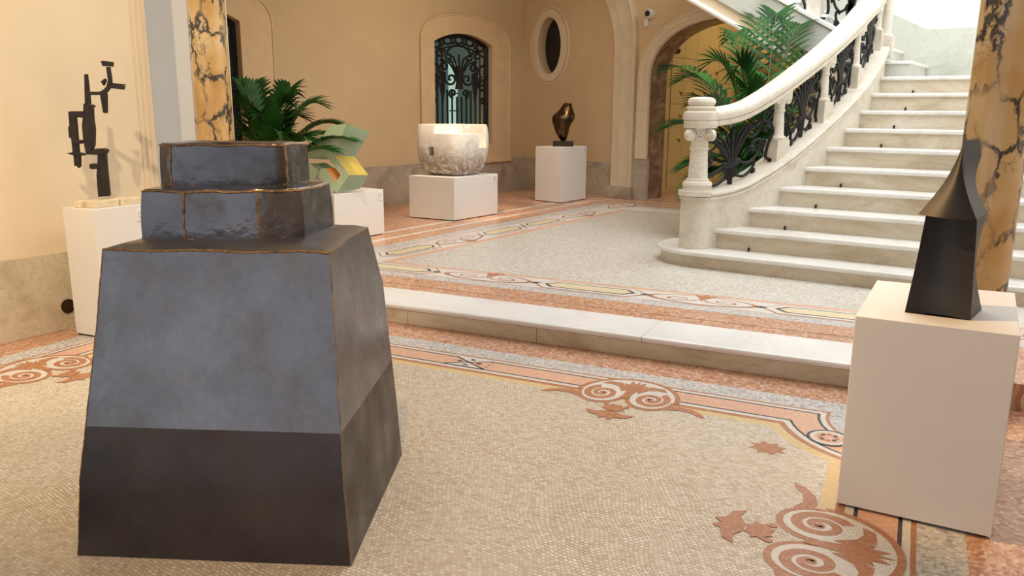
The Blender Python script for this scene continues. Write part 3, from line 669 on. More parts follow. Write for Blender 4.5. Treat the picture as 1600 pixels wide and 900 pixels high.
# framed papers on the far wall of the locker room
def UB(x,y,f=.15): q=kb+nR*f; return Wp(x,y,q,nR)
pg='papers pinned on the board seen between palm fronds'
pa=UB(1151,50); pb=UB(1216,112)
t=thing('notice_shelf',((pa.x+pb.x)/2,(pa.y+pb.y)/2,pb.z),'brown wooden notice board with cream cards behind the right palm','notice board')
mb=MB(); c_=(pa+pb)/2; mb.obox(c_-nR*.03,dR,nR,(0,0,1),(pb-pa).dot(dR)/2,.02,abs(pa.z-pb.z)/2,'shelf'); build(mb,'board',t)
for x0,x1,y0,y1 in ((1154,1163,56,80),(1166,1175,58,81),(1177,1186,62,82),(1188,1199,64,83),(1154,1163,86,104),(1188,1199,88,106)):
    a=UB(x0,y0);b=UB(x1,y1); mb=MB(); mb.obox((a+b)/2+nR*.0,dR,nR,(0,0,1),(b-a).dot(dR)/2,.004,abs(a.z-b.z)/2,'paper'); build(mb,'card',t)
for (x0,x1,y0,y1,lb) in ((1144,1161,94,112,'small black framed sign on locker room wall beneath the cards'),(1149,1162,143,166,'brown framed picture low on locker room wall behind palm leaves')):
    a=UB(x0,y0,.24);b=UB(x1,y1,.24); c_=(a+b)/2; t=thing('picture_frame',(c_.x,c_.y,b.z),lb,'picture frame')
    mb=MB(); mb.obox(c_,dR,nR,(0,0,1),(b-a).dot(dR)/2,.02,abs(a.z-b.z)/2,'woodframe' if y0<100 else 'shelf'); build(mb,'frame',t)
    mb=MB(); mb.obox(c_+nR*.022,dR,nR,(0,0,1),(b-a).dot(dR)/2*.62,.003,abs(a.z-b.z)/2*.7,'paper'); build(mb,'print',t)
# ---- cream wall and dado of the stair hall
yL=lambda x:(x-r0.x)*dR.y/dR.x+r0.y
ustair=(Vector((-3.1,yL(-3.1),0))-r0).dot(dR)
# stair wall finishes stand on the rear wall above the soffit
SB=[UR(1075,-2),UR(1195,72)]
pd=[UR(1380,14.7),UR(1449.7,46.5),UR(1545,42.5)]
sl=(pd[0][1]-pd[1][1])/(pd[0][0]-pd[1][0])
def dl_(u): return pd[1][1]+sl*(u-pd[1][0])
u_l=pd[0][0]-3.6
dado=[(pd[1][0],1.75),(uright,1.75),(uright,pd[2][1]),pd[1],(u_l,dl_(u_l)),(u_l,dl_(u_l)-.9)]
w=plate(dado,[],r0,dR,nR,.03,'','dadowhite',front=.03); struct(w,'baseboard_stair',recenter=False)
w=plate([(u_l,dl_(u_l)),pd[1],(uright,pd[2][1]),(uright,HT),(u_l,HT)],[],r0,dR,nR,.02,'','creamwhite',front=.015); struct(w,'wall_stair',recenter=False)
# right wall of the stair hall, closing wall and ceilings
mb=MB(); mb.box(2.3,2.5,4.9,12.2,0,HT,'creamwhite'); struct(mb,'wall_right',recenter=False)
mb=MB(); mb.box(3.2,3.4,-3.2,4.9,0,4.4,'plaster'); struct(mb,'wall_front_right',recenter=False)
mb=MB(); mb.box(-9.3,-4.6,4.6,12.9,4.3,4.5,'ceiling'); struct(mb,'ceiling',recenter=False)
mb=MB(); mb.box(-7.2,3.4,-3.2,4.9,4.3,4.5,'ceiling'); struct(mb,'ceiling',recenter=False)
mb=MB(); mb.box(-6.4,-1.5,12.9,18.5,3.7,3.8,'ceiling'); struct(mb,'ceiling',recenter=False)
mb=MB(); mb.box(-9.4,-7.0,4.4,4.6,0,4.4,'plasterback'); struct(mb,'wall_alcove',recenter=False)
mb=MB(); mb.box(-4.7,-4.6,4.9,12.3,4.3,HT,'creamwhite'); struct(mb,'wall_lightwell',recenter=False)
mb=MB(); mb.box(-4.7,2.5,4.8,4.9,4.3,HT,'creamwhite'); struct(mb,'wall_lightwell_front',recenter=False)
# ================================================================ STAIRCASE
D1=7.13;TR=.333;Z1=.305;RS=.186
inner=[(-2.70,7.36),(-2.664,7.463),(-2.46,7.796),(-2.274,8.129),(-2.128,8.462),(-2.01,8.795),(-1.918,9.128),(-1.847,9.461),(-1.812,9.794),(-1.793,10.127),(-1.80,10.36)]
ic=smoothpath([(x,y,0) for x,y in inner],4)
def xin(y): return interp([(p.y,p.x) for p in ic],y)
SW=.28
def offs(i,d): # point of the inner curve shifted outward (to the left) by d
    a=ic[max(i-1,0)];b=ic[min(i+1,len(ic)-1)]; t=(b-a).normalized(); n=Vector((-t.y,t.x,0)); return ic[i]+n*d
stair=thing('staircase',(-1.2,D1,U),'curved white marble staircase with iron and stone balustrade','staircase')
XR=2.3
def nosing_slab(mb,pts_front,zt): pass
def step(n):
    y=D1+TR*(n-1); z=Z1+RS*(n-1); y2=y+TR
    xl=xin(y)-.04; 
    rz0=U if n==1 else z-RS
    mb=MB()
    if n==1:
        cur=[(-3.02,8.1),(-3.2,7.9),(-3.265,7.66),(-3.22,7.42),(-3.08,7.25),(-2.9,7.165),(-2.72,7.14)]
        c=[(v.x,v.y) for v in smoothpath([(a,b,0) for a,b in cur],4)]
        pf=[(q[0]+.03,q[1]+.03) if False else q for q in c]
        base=[(XR,8.1),(-3.0,8.1)]+c+[(XR,y+.025)]
        def shr(P_,d): # inset towards the inside of the outline
            out=[]
            for i,p in enumerate(P_):
                a=P_[i-1];b=P_[(i+1)%len(P_)]; t=Vector((b[0]-a[0],b[1]-a[1],0)).normalized(); out.append((p[0]-t.y*d,p[1]+t.x*d))
            return out
        body=[(XR,8.05),(-2.98,8.05)]+[(a+.03,b+.03) for a,b in c]+[(XR,y+.03)]
        mb.prism([(a,b,U) for a,b in body],(0,0,z-.042-U),'riser'); r=build(mb,'riser',stair)
        mb=MB(); out=[(XR,8.08),(-3.0,8.08)]+c+[(XR,y)]
        mb.prism([(a,b,z-.042) for a,b in out],(0,0,.042),'treadmarble'); build(mb,'tread',stair,bevel=.014)
        return
    mb.box(xl,XR,y+.03,y+.07,rz0,z-.040,'riser'); r=build(mb,'riser',stair)
    mb=MB(); xr0=xin(y)-.005; xr1=xin(min(y2+.04,10.3))-.03
    mb.prism([(xr0,y,z-.040),(XR,y,z-.040),(XR,y2+.05,z-.040),(xr1,y2+.05,z-.040)],(0,0,.040),'treadmarble'); build(mb,'tread',stair,bevel=.013)
    # small dark eyelet for a carpet rod
    ex={2:(1170.5,388),3:(1227,353.5),4:(1275,322),5:(1314,290),7:(1377,228),8:(1397,198),9:(1415,169),10:(1427,141)}.get(n)
    if ex:
        p=Wp(ex[0],ex[1],(0,y+.03),(0,1)); e=MB(); e.box(p.x-.008,p.x+.008,y+.008,y+.032,rz0+.0005,rz0+.035,'iron'); build(e,'carpet_rod_eyelet',r,bevel=.002)
for n in range(1,11): step(n)
# landing and the first winders of the upper flight
zl=Z1+RS*9
mb=MB(); mb.box(-1.9,XR,10.4,11.95,zl-.04,zl-.001,'marble'); build(mb,'landing_slab',stair)
for k in range(9):
    x1=[-1.53,-1.84][k] if k<2 else -1.84-.333*(k-1); x0=-1.84-.333*k-.02
    if k==0: x0=-1.88
    z=zl+RS*(k+1); mb=MB(); mb.box(x0-.30,x1-.02,10.50,11.9,z-RS,z-.035,'dadowhite'); r=build(mb,'riser',stair)
    mb=MB(); mb.box(x0-.30,x1,10.48,11.9,z-.035,z,'marble'); build(mb,'tread',stair,bevel=.01)
# stringer wall that carries the balustrade
mold=[(1060,315),(1100,313),(1139,311),(1162,302),(1199.5,279.4),(1229,260),(1262,233),(1306,193),(1333,166),(1359,133),(1375,106),(1381,90)]
def solvez(p,poly,lo=0.2,hi=4.2):
    for _ in range(40):
        m_=(lo+hi)/2; x,y=PJ((p.x,p.y,m_))
        if y>interp(poly,x): lo=m_
        else: hi=m_
    return (lo+hi)/2
tz=[solvez(p,mold) for p in ic]
tz[0]=tz[1]=tz[2]=min(tz[:5]);
for i in range(1,len(tz)): tz[i]=max(tz[i],tz[i-1])
tz=[sum(tz[max(0,i-2):i+3])/len(tz[max(0,i-2):i+3]) for i in range(len(tz))]
for i in range(len(tz)-4,len(tz)): tz[i]=tz[i-1]+(tz[-8]-tz[-12])/4*.6
def ring(i,prof): 
    return [Vector((offs(i,d).x,offs(i,d).y,max(z,U) if z<.2 else z)) for d,z in prof]
mb=MB(); rings=[]
for i in range(len(ic)): rings.append(ring(i,[(0,U),(0,tz[i]),(SW,tz[i]),(SW,U)]))
mb.sweep(rings,'stringer')
# rounded nose under the newel
nb=[]
c0=(offs(0,0)+offs(0,SW))/2; tt=(ic[1]-ic[0]).normalized(); nn_=Vector((-tt.y,tt.x,0))
nose=[c0-nn_*(SW/2*math.cos(a))-tt*(SW*.42*math.sin(a)) for a in [PI*i/12 for i in range(13)]]
mb.prism([(p.x,p.y,U+.15) for p in nose],(0,0,tz[0]-U-.15),'stringer')
build(mb,'stringer',stair,smooth=True,weld=False)
mb=MB(); rings=[]
def capprof(t): return [(0,t-.004),(-.018,t),(-.024,t+.012),(-.018,t+.026),(-.008,t+.032),(-.028,t+.042),(-.034,t+.058),(-.026,t+.074),(-.01,t+.082),(SW+.01,t+.082),(SW+.03,t+.06),(SW+.02,t)]
for i in range(len(ic)): rings.append(ring(i,capprof(tz[i])))
mb.sweep(rings,'stringer')
for a0,zs_ in ((.03,(.0,.082)),):
    sc=[c0-nn_*((SW/2+.03)*math.cos(a))-tt*((SW*.42+.03)*math.sin(a)) for a in [PI*i/16 for i in range(17)]]
    mb.prism([(p.x,p.y,tz[0]+.036) for p in sc],(0,0,.046),'stringer')
    sc=[c0-nn_*((SW/2+.015)*math.cos(a))-tt*((SW*.42+.015)*math.sin(a)) for a in [PI*i/16 for i in range(17)]]
    mb.prism([(p.x,p.y,tz[0]),]if False else [(p.x,p.y,tz[0]) for p in sc],(0,0,.03),'stringer')
build(mb,'stringer_cap',stair,smooth=True,angle=28,weld=False)
tz=[t+.082 for t in tz]
# handrail
railtop=[(1100,186),(1149,186),(1152,167),(1170,157),(1210,128),(1250,96),(1290,64),(1317,40),(1338,16),(1351,0),(1362,-20)]
railbot=[(1100,199),(1143,197),(1170,189),(1210,163),(1237,145),(1290,104),(1317,80),(1343,55),(1365,29),(1378,16),(1386,0),(1394,-20)]
RO=.035
rb=[]
for i in range(len(ic)):
    p=offs(i,RO); rb.append(solvez(p,railbot,.6,5))
for i in range(3): rb[i]=rb[3] if rb[3]<rb[i] or True else rb[i]
for i in range(1,len(rb)): rb[i]=max(rb[i],rb[i-1])
rb=[sum(rb[max(0,i-2):i+3])/len(rb[max(0,i-2):i+3]) for i in range(len(rb))]
RW=.21
def railprof(b): 
    c=RO; return [(c+.02,b),(c,b+.012),(c-.005,b+.05),(c+.004,b+.056),(c-.012,b+.066),(c-.018,b+.10),(c-.008,b+.135),(c+.03,b+.165),(c+RW/2,b+.178),(c+RW-.03,b+.165),(c+RW+.008,b+.135),(c+RW+.018,b+.10),(c+RW+.012,b+.066),(c+RW,b+.012),(c+RW-.02,b)]
mb=MB(); mb.sweep([[Vector((offs(i,d).x,offs(i,d).y,z)) for d,z in railprof(rb[i])] for i in range(len(ic))],'stringer'); 
hr=build(mb,'handrail',stair,smooth=True,angle=40)
# newel
def newel():
    c=(offs(0,0)+offs(0,SW))/2+Vector((.0,.03,0)); zb_=tz[0]; zt_=rb[0]
    h=zt_-zb_
    mb=MB(); mb.lathe((c.x,c.y,zb_),[(.138,0),(.138,.022),(.128,.026),(.134,.040),(.140,.060),(.132,.082),(.118,.090),(.108,.092),(.108,.108),(.094,.115)],'stringer',40); build(mb,'newel_base',stair,smooth=True,angle=30)
    mb=MB(); mb.lathe((c.x,c.y,zb_),[(.094,.113),(.088,.20),(.080,h-.22),(.088,h-.212),(.090,h-.195),(.080,h-.188),(.080,h-.12),(.10,h-.07),(.10,h-.0)],'stringer',40); build(mb,'newel_shaft',stair,smooth=True,angle=30)
    mb=MB()
    for k in range(4):
        an=PI/4+k*PI/2+.42; dv=Vector((math.cos(an),math.sin(an),0)); tv=Vector((-dv.y,dv.x,0)); cc=Vector((c.x,c.y,zt_-.075))+dv*.125
        for rr,w in ((.055,.022),(.036,.034),(.016,.044)):
            mb.prism([cc-tv*w+dv*(rr*math.cos(t))+Vector((0,0,rr*math.sin(t))) for t in [2*PI*i/20 for i in range(20)]],tv*2*w,'stringer')
        an=k*PI/2+.42; dv=Vector((math.cos(an),math.sin(an),0)); tv=Vector((-dv.y,dv.x,0)); cc=Vector((c.x,c.y,zt_-.085))+dv*.092
        pts=[cc+tv*(x)+Vector((0,0,y))+dv*.01 for x,y in spiral(0,0,.042,1.5,0,1,20)]; mb.tube(pts,.009,'stringer')
        mb.obox(cc-dv*.02,tv,dv,(0,0,1),.05,.02,.045,'stringer')
    build(mb,'newel_capital',stair,smooth=True,angle=30)
    mb=MB(); mb.lathe((c.x,c.y,zt_-.012),[(.15,0),(.157,.012),(.157,.062),(.150,.068),(.160,.078),(.164,.11),(.158,.145),(.13,.155),(.125,.165),(.134,.172),(.136,.188),(.126,.196),(.112,.20),(.112,.208),(.124,.218),(.130,.238),(.122,.262),(.10,.276),(.05,.284),(.0,.285)],'stringer',44); build(mb,'newel_cap',stair,smooth=True,angle=35)
    return c
nc_=newel()
# intermediate stone balusters
def baluster(pos,zb_,zt_,ang):
    c=pos; h=zt_-zb_; k=1
    mb=MB(); ca,sa=math.cos(ang),math.sin(ang)
    bh=.17
    mb.obox((c.x,c.y,zb_+bh/2-.03),(ca,sa,0),(-sa,ca,0),(0,0,1),.085,.085,bh/2+.03,'stringer')
    mb.lathe((c.x,c.y,zb_+bh),[(.082,0),(.084,.02),(.074,.032),(.064,.038),(.058,.05),(.056,.10),(.047,h-bh-.19),(.056,h-bh-.185),(.058,h-bh-.17),(.05,h-bh-.16),(.05,h-bh-.11),(.07,h-bh-.05),(.072,h-bh+.05)],'stringer',24)
    for s in(-1,1):
        dv=Vector((ca,sa,0))*s; tv=Vector((-sa,ca,0)); cc=Vector((c.x,c.y,zt_-.075))+dv*.072
        mb.prism([cc-tv*.05+dv*(.036*math.cos(t))+Vector((0,0,.036*math.sin(t))) for t in [2*PI*i/16 for i in range(16)]],tv*.10,'stringer')
    mb.obox((c.x,c.y,zt_-.02),(ca,sa,0),(-sa,ca,0),(0,0,1),.085,.075,.05,'stringer')
    build(mb,'baluster',stair,smooth=True,angle=30)
def find(pxt,zoff=.45):
    best=None
    for i in range(len(ic)):
        p=offs(i,SW/2); x,_=PJ((p.x,p.y,tz[i]+zoff)); e=abs(x-pxt)
        if best is None or e<best[0]: best=(e,i)
    return best[1]
bi=[find(1220),find(1288),find(1339),find(1371)]
def idir(i):
    a=ic[max(i-1,0)];b=ic[min(i+1,len(ic)-1)]; return math.atan2((b-a).y,(b-a).x)
for i in bi: baluster(offs(i,SW/2),tz[i],rb[i]+.02,idir(i))
# wrought iron panels
def panel(Pf,h,parent,k=1.0):
    """Pf(s) -> bottom point for s in [-1,1]; h(s) -> clear height"""
    def P(s,t): q=Pf(max(-1,min(1,s))); return Vector((q.x,q.y,q.z+h(max(-1,min(1,s)))*t))
    b=MB(); r=.0125*k
    def T(pts,rr=r,kk=5): b.tube([P(x,y) for x,y in pts],rr,'ironblack',kk)
    def S(pts,rr=r): T([(v.x,v.y) for v in smoothpath([(x,y,0) for x,y in pts],4)],rr)
    for q in range(9): # fan of the palmette
        a=(q-4)/4; S([(a*.05,.30),(a*.12,.50),(a*.34,.72),(a*.62,.88-.10*abs(a))],r*(1.5 if q%2==0 else 1.1))
        T([(a*.62,.88-.10*abs(a)),(a*.62+.02,.90-.10*abs(a))],r*1.9)
    for yy,ww in ((.34,.17),(.31,.19),(.28,.15)): T([(-ww,yy+.02),(0,yy-.01),(ww,yy+.02)],r*1.5)
    for a in(-.10,-.04,.04,.10): T([(a,.29),(a*.6,.10)],r*1.7)
    T([(0,.12),(0,.01)],r*2.2)
    for sx in(-1,1):
        S([(sx*.15,.32),(sx*.40,.22),(sx*.62,.30),(sx*.66,.46),(sx*.50,.52),(sx*.42,.42),(sx*.50,.36)],r*1.2)
        S([(sx*.10,.12),(sx*.30,.04),(sx*.50,.10),(sx*.50,.20),(sx*.36,.20)],r*1.2)
        S([(sx*.95,.02),(sx*.80,.14),(sx*.86,.34),(sx*.96,.48),(sx*.84,.66),(sx*.72,.62),(sx*.78,.54)],r*1.3)
        S([(sx*.95,.98),(sx*.74,.96),(sx*.66,.80),(sx*.78,.70),(sx*.92,.80),(sx*.86,.88),(sx*.78,.84)],r*1.3)
        S([(sx*.66,.46),(sx*.78,.40),(sx*.70,.28)],r)
        S([(sx*.30,.68),(sx*.46,.60),(sx*.60,.66),(sx*.58,.76),(sx*.48,.74)],r)
        T([(sx*.93,.0),(sx*.93,.05)],r*2.2); T([(sx*.5,.0),(sx*.5,.08)],r*2.0)
        for cx,cy in ((.44,.44),(.82,.60),(.80,.84)): T([(sx*cx-.03,cy),(sx*cx+.03,cy)],r*2.2)
    return build(b,'iron_panel',parent,smooth=True,weld=False)
def span(i0,f0,i1,f1):
    def f(s):
        t=i0+f0+(i1+f1-i0-f0)*(s+1)/2; k=max(0,min(len(ic)-2,int(t))); u=t-k
        a=offs(k,SW/2);b=offs(k+1,SW/2); p=a+(b-a)*u; return Vector((p.x,p.y,tz[k]+(tz[k+1]-tz[k])*u)),rb[k]+(rb[k+1]-rb[k])*u
    return (lambda s:f(s)[0]),(lambda s:f(s)[1]-f(s)[0].z+.005)
seq=[0]+bi+[len(ic)-1]
for n,(a,b) in enumerate(zip(seq,seq[1:])):
    if b-a<3: continue
    Pf,h=span(a,1.2 if n==0 else .55,b,-.55); panel(Pf,h,stair)
# upper flight: soffit, fascia, marble string, rail
YF=10.40
def UF(x,y): return Wp(x,y,(0,YF),(0,1))
b0,b1=UF(1075,0),UF(1150,43.5); sb=(b1.z-b0.z)/(b1.x-b0.x)
f0,f1=UF(1120,0),UF(1189,40.5); 
t0_,t1_=UF(1205,0),UF(1245,17)
zb_=lambda x:b0.z+sb*(x-b0.x)
zf_=lambda x:f0.z+sb*(x-f0.x)
zt_=lambda x:t1_.z+sb*(x-t1_.x)
xa,xb=-1.95,-5.0
mb=MB(); mb.prism([(xa,YF+.03,zb_(xa)),(xb,YF+.03,zb_(xb)),(xb,YF+.03,zf_(xb)),(xa,YF+.03,zf_(xa))],(0,1.55,0),'plaster'); build(mb,'flight_soffit',stair)
mb=MB(); mb.tube([Vector((xa,YF+.02,zb_(xa)+.02)),Vector((xb,YF+.02,zb_(xb)+.02))],.035,'creamwhite',10); build(mb,'soffit_moulding',stair,smooth=True)
mb=MB(); mb.prism([(xa,YF-.02,zf_(xa)),(xb,YF-.02,zf_(xb)),(xb,YF-.02,zt_(xb)),(xa,YF-.02,zt_(xa))],(0,.30,0),'dadowhite')
mb.prism([(xa,YF-.05,zt_(xa)),(xb,YF-.05,zt_(xb)),(xb,YF-.05,zt_(xb)+.06),(xa,YF-.05,zt_(xa)+.06)],(0,.34,0),'marble'); build(mb,'upper_stringer',stair,bevel=.008)
RH=.82
mb=MB(); zr=lambda x:zt_(x)+.06+RH
mb.prism([(xa+.15,YF+.0,zr(xa+.15)),(xb,YF+.0,zr(xb)),(xb,YF+.0,zr(xb)+.17),(xa+.15,YF+.0,zr(xa+.15)+.17)],(0,.22,0),'marble'); build(mb,'upper_handrail',stair,bevel=.03)
xs=[UF(1368,5).x,UF(1269,20).x]; xs.append(2*xs[1]-xs[0]); xs.append(2*xs[2]-xs[1])
xs=[xs[1]+.82,xs[1],xs[1]-.82,xs[1]-1.64]
for x in xs: baluster(Vector((x,YF+.12,0)),zt_(x)+.06,zr(x)+.02,0)
for a,b in zip(xs,xs[1:]):
    panel(lambda s,a=a,b=b:Vector((((a-.09)+(b+.09))/2+((b+.09)-(a-.09))/2*s,YF+.12,zt_(((a-.09)+(b+.09))/2+((b+.09)-(a-.09))/2*s)+.06)),lambda s:RH,stair,1.15)
# ================================================================ MARBLE COLUMNS
def column(px,py,a_d,rr,mat,label,base):
    p=Wp(px,py,s0-nA*a_d,nA); c=Vector((p.x,p.y,base)); t=thing('marble_column',(c.x,c.y,base),label,'column')
    mb=MB(); mb.obox((c.x,c.y,base+.13),dA,nA,(0,0,1),rr*1.42,rr*1.42,.13,'dado'); build(mb,'plinth',t,bevel=.008)
    mb=MB(); mb.lathe((c.x,c.y,base+.26),[(rr*1.40,0),(rr*1.42,.03),(rr*1.34,.06),(rr*1.16,.07),(rr*1.12,.09),(rr*1.2,.10),(rr*1.18,.125),(rr*1.04,.13)],'dado',48); build(mb,'column_base',t,smooth=True,angle=30)
    mb=MB(); prof=[(rr*1.03,.39),(rr,.45)]+[(rr*(1-.13*(k/10)**1.5),.45+k*.36) for k in range(1,11)]
    mb.lathe((c.x,c.y,base),prof+[(rr*.87,4.29-base)],mat,56); build(mb,'column_shaft',t,smooth=True,angle=30)
    return c
column(1549,260,-.03,.151,'veined2','yellow marble column with bold black veins beside the black steel sculpture at right',0)
column(328.5,107,-.02,.150,'veined','yellow marble column with black veins at left beside the palm and off white pilaster',0)
# ================================================================ PEDESTALS AND SCULPTURES
def pedestal(pts,z0,z1,label,lab=None):
    """pts: four corners, ccw"""
    cx=sum(p[0] for p in pts)/4; cy=sum(p[1] for p in pts)/4
    t=thing('pedestal',(cx,cy,z0),label,'pedestal','white pedestals')
    del t['group']
    mb=MB(); ins=[(cx+(p[0]-cx)*.95,cy+(p[1]-cy)*.95,z0) for p in pts]; mb.prism(ins,(0,0,.013),'shadowgap'); build(mb,'recessed_foot',t)
    mb=MB(); mb.prism([(p[0],p[1],z0+.013) for p in pts],(0,0,z1-z0-.013),'pedestal'); build(mb,'plinth_box',t,bevel=.003)
    if lab:
        i,j,f0_,f1_,za,zb2=lab; a=Vector((*pts[i],0));b=Vector((*pts[j],0)); d=(b-a); L=d.length; d=d/L; n=Vector((d.y,-d.x,0))
        if n.dot(Vector((cx,cy,0))-a)>0: n=-n
        c=a+d*((f0_+f1_)/2*L)+n*.003; mb=MB(); mb.obox((c.x,c.y,(za+zb2)/2),d,n,(0,0,1),abs(f1_-f0_)*L/2,.003,abs(zb2-za)/2,'label')
        for k in range(5):
            mb.obox((c.x-d.x*.01*(k%2),c.y-d.y*.01*(k%2),zb2-.02-(zb2-za-.03)*k/5),d,n,(0,0,1),abs(f1_-f0_)*L/2*(.75-.1*(k%2)),.0036,.0016,'labeltext')
        build(mb,'caption_label',t)
    return t
def par(a,b,c): a,b,c=[Vector((v[0],v[1])) for v in(a,b,c)]; d=a+c-b; return [tuple(a),tuple(b),tuple(c),tuple(d)]
# black steel sculpture pedestal
q=[G(1305.5,790),G(1545,841)]; zR=.813; tt_=[G(*p,zR) for p in((1336.5,493.6),(1595,524.6),(1586,457.8),(1370.4,437.8))]
pr=[(p.x,p.y) for p in tt_]
pedR=pedestal(pr,0,zR,'tall white pedestal at right carrying the black steel sculpture')
# left pedestal
zL=.911; a=G(97.3,324.2,zL);b=G(145,328,zL);c=G(229,318,zL)
pedL=pedestal(par(a,b,c),0,zL,'tall narrow white pedestal against the left wall under the iron figure',(1,2,.78,.99,zL-.115,zL-.035))
pl=par(a,b,c)
# alabaster
za_=.717; a,b,c=G(640.1,340,U),G(710,346,U),G(777.5,335,U)
pa_=par(a,b,c); pedA=pedestal(pa_,U,za_,'low wide white pedestal under the alabaster block',(1,2,.86,.985,za_-.10,za_-.02))
zbz=1.014; a,b,c=G(835.7,313.5,U),G(876,318,U),G(914.7,311.7,U)
pb_=par(a,b,c); pedB=pedestal(pb_,U,zbz,'tall white pedestal in the rear corner under the bronze torso',(1,2,.84,.99,zbz-.085,zbz-.01))
zg=.678; gr=G(600.8,366,U)
pg_=[(gr.x-.72,gr.y-.78),(gr.x,gr.y-.78),(gr.x,gr.y),(gr.x-.72,gr.y)]
pedG=pedestal(pg_,U,zg,'low white pedestal behind the steel block under the green zigzag sculpture',(1,2,.86,.98,zg-.12,zg-.02))
# ---- big blued steel sculpture
def steel():
    BL,BR,TRr=G(122,870),G(549,887),G(628,712)
    u=(BR-BL).normalized(); v0=(TRr-BR); v=(v0-u*v0.dot(u)*0).normalized(); c=(BL+TRr)/2
    t=thing('steel_sculpture',(c.x,c.y,0),'large stepped tapering sculpture of blued steel plates in the foreground','sculpture')
    def L(a,b,z): p=c+u*a+v*b; return Vector((p.x,p.y,z))
    def tl(z): return z
    # body: rings from base to shoulder (a = along front, b = depth)
    hw,hd=.503,.478
    # corner order: FL FR BR BL
    rings=[(0,(-hw,-hd),(hw,-hd),(hw,hd),(-hw,hd)),
           (.30,(-.478,-.452),(.480,-.452),(.485,.465),(-.478,.465)),
           (.84,(-.425,-.335),(.438,-.335),(.445,.435),(-.43,.43)),
           (1.10,(-.400,-.292),(.412,-.268),(.400,.372),(-.395,.39))]
    mb=MB()
    n=14
    def edge(p,q,k): return [(p[0]+(q[0]-p[0])*i/k,p[1]+(q[1]-p[1])*i/k) for i in range(k)]
    rows=[]
    zs=[]
    for (z0,*A0),(z1,*A1) in zip(rings,rings[1:]):
        k=6 if z1-z0>.3 else 4
        for i in range(k):
            f=i/k; zs.append((z0+(z1-z0)*f,[(a[0]+(b[0]-a[0])*f,a[1]+(b[1]-a[1])*f) for a,b in zip(A0,A1)]))
    zs.append((rings[-1][0],list(rings[-1][1:])))
    rnd=random.Random(3)
    sm={}
    for zi,(z,Cn) in enumerate(zs):
        row=[]
        for e in range(4):
            for j,(a,b) in enumerate(edge(Cn[e],Cn[(e+1)%4],n)):
                w=0 if (j==0) else math.sin(PI*j/n)
                d=.004*math.sin(a*9+z*7+e)*w*(.3+z)
                ez=.003*math.sin(a*17+b*13)*(1 if zi==len(zs)-1 else 0)
                row.append(L(a*(1+d),b*(1+d),z+ez))
        rows.append(row)
    mb.sweep(rows[:7],'steelbrown',caps=False); mb.sweep(rows[6:],'steel',caps=False)  # lower rows take a darker, browner steel than the rows above
    k=len(rows[-1]); 
    # slightly doming top plate
    ctr=L(0,.05,1.118); top=rows[-1]; vs=top+[p.lerp(ctr,.12)+Vector((0,0,.012)) for p in top]+[ctr]
    mb.add(vs,[[i,(i+1)%k,k+(i+1)%k,k+i] for i in range(k)]+[[k+i,k+(i+1)%k,2*k] for i in range(k)],'steel')
    build(mb,'steel_body',t,smooth=True,angle=22)
    def seam(pts,r,name='weld_seam',mat='weld'):
        m_=MB(); out=[]; rd=random.Random(len(pts)*7+int(r*1e4))
        fine=[]
        for a,b in zip(pts,pts[1:]):
            k_=max(2,int((b-a).length/.012))
            for i in range(k_): fine.append(a.lerp(b,i/k_))
        fine.append(pts[-1])
        fine=[p+Vector((rd.uniform(-1,1),rd.uniform(-1,1),rd.uniform(-1,1)))*r*.35 for p in fine]
        m_.tube(fine,[r*rd.uniform(.7,1.3) for _ in fine],mat,6); build(m_,name,t,smooth=True)
    top=rows[-1]; seam([*top,top[0]][:n+1],.0045); seam(top[n:2*n+1],.003)
    seam([rows[i][n] for i in range(len(rows))],.0022); seam([rows[i][0] for i in range(len(rows))],.0022)
    # tiers
    def tier(plan,z0,z1,name,tap,seams,dome,amp):
        m_=MB(); K=[]
        for (a0,b0),(a1,b1) in zip(plan,plan[1:]+plan[:1]):
            kk=max(2,int(math.hypot(a1-a0,b1-b0)/.03))
            for i in range(kk): K.append((a0+(a1-a0)*i/kk,b0+(b1-b0)*i/kk,math.sin(PI*i/kk)))
        ca=sum(p[0] for p in plan)/len(plan); cb=sum(p[1] for p in plan)/len(plan)
        R_=[]
        for j in range(8):
            f=j/7; s=1-tap*f; s*=1+.012*math.sin(PI*f)
            rr=[]
            for (a,b,w) in K:
                bulge=1+amp*(math.sin(a*23+f*5)+math.sin(a*41-f*9+b*11)*.6)*w*math.sin(PI*f)
                e=.0025*math.sin(a*31+b*17)*(f>.9)
                rr.append(L(ca+(a-ca)*s*bulge,cb+(b-cb)*s*bulge,z0+(z1-z0)*f+e))
            R_.append(rr)
        # rounded shoulder
        last=R_[-1]; ctr=L(ca,cb,z1+dome)
        R_.append([p.lerp(ctr,.035)+Vector((0,0,.007)) for p in last]); R_.append([p.lerp(ctr,.25)+Vector((0,0,.008)) for p in last])
        m_.sweep(R_,'steeldent',caps=True); build(m_,name,t,smooth=True,angle=32)
        # seams: bottom, top rim, verticals
        kidx=[];n_=0
        for (a0,b0),(a1,b1) in zip(plan,plan[1:]+plan[:1]):
            kidx.append(n_); n_+=max(2,int(math.hypot(a1-a0,b1-b0)/.03))
        nf=kidx[len(plan)-2]
        seam([p+Vector((0,0,.003)) for p in R_[0][:nf+1]],.0065); seam(R_[7][:nf+1],.0038)
        for s_ in seams: seam([R_[j][kidx[s_]] for j in range(8)],.0048)
    tier([(-.345,-.115),(-.175,-.125),(.09,-.075),(.245,-.010),(.275,.29),(-.315,.30)],1.105,1.29,'middle_block',.035,(1,2),.01,.010)
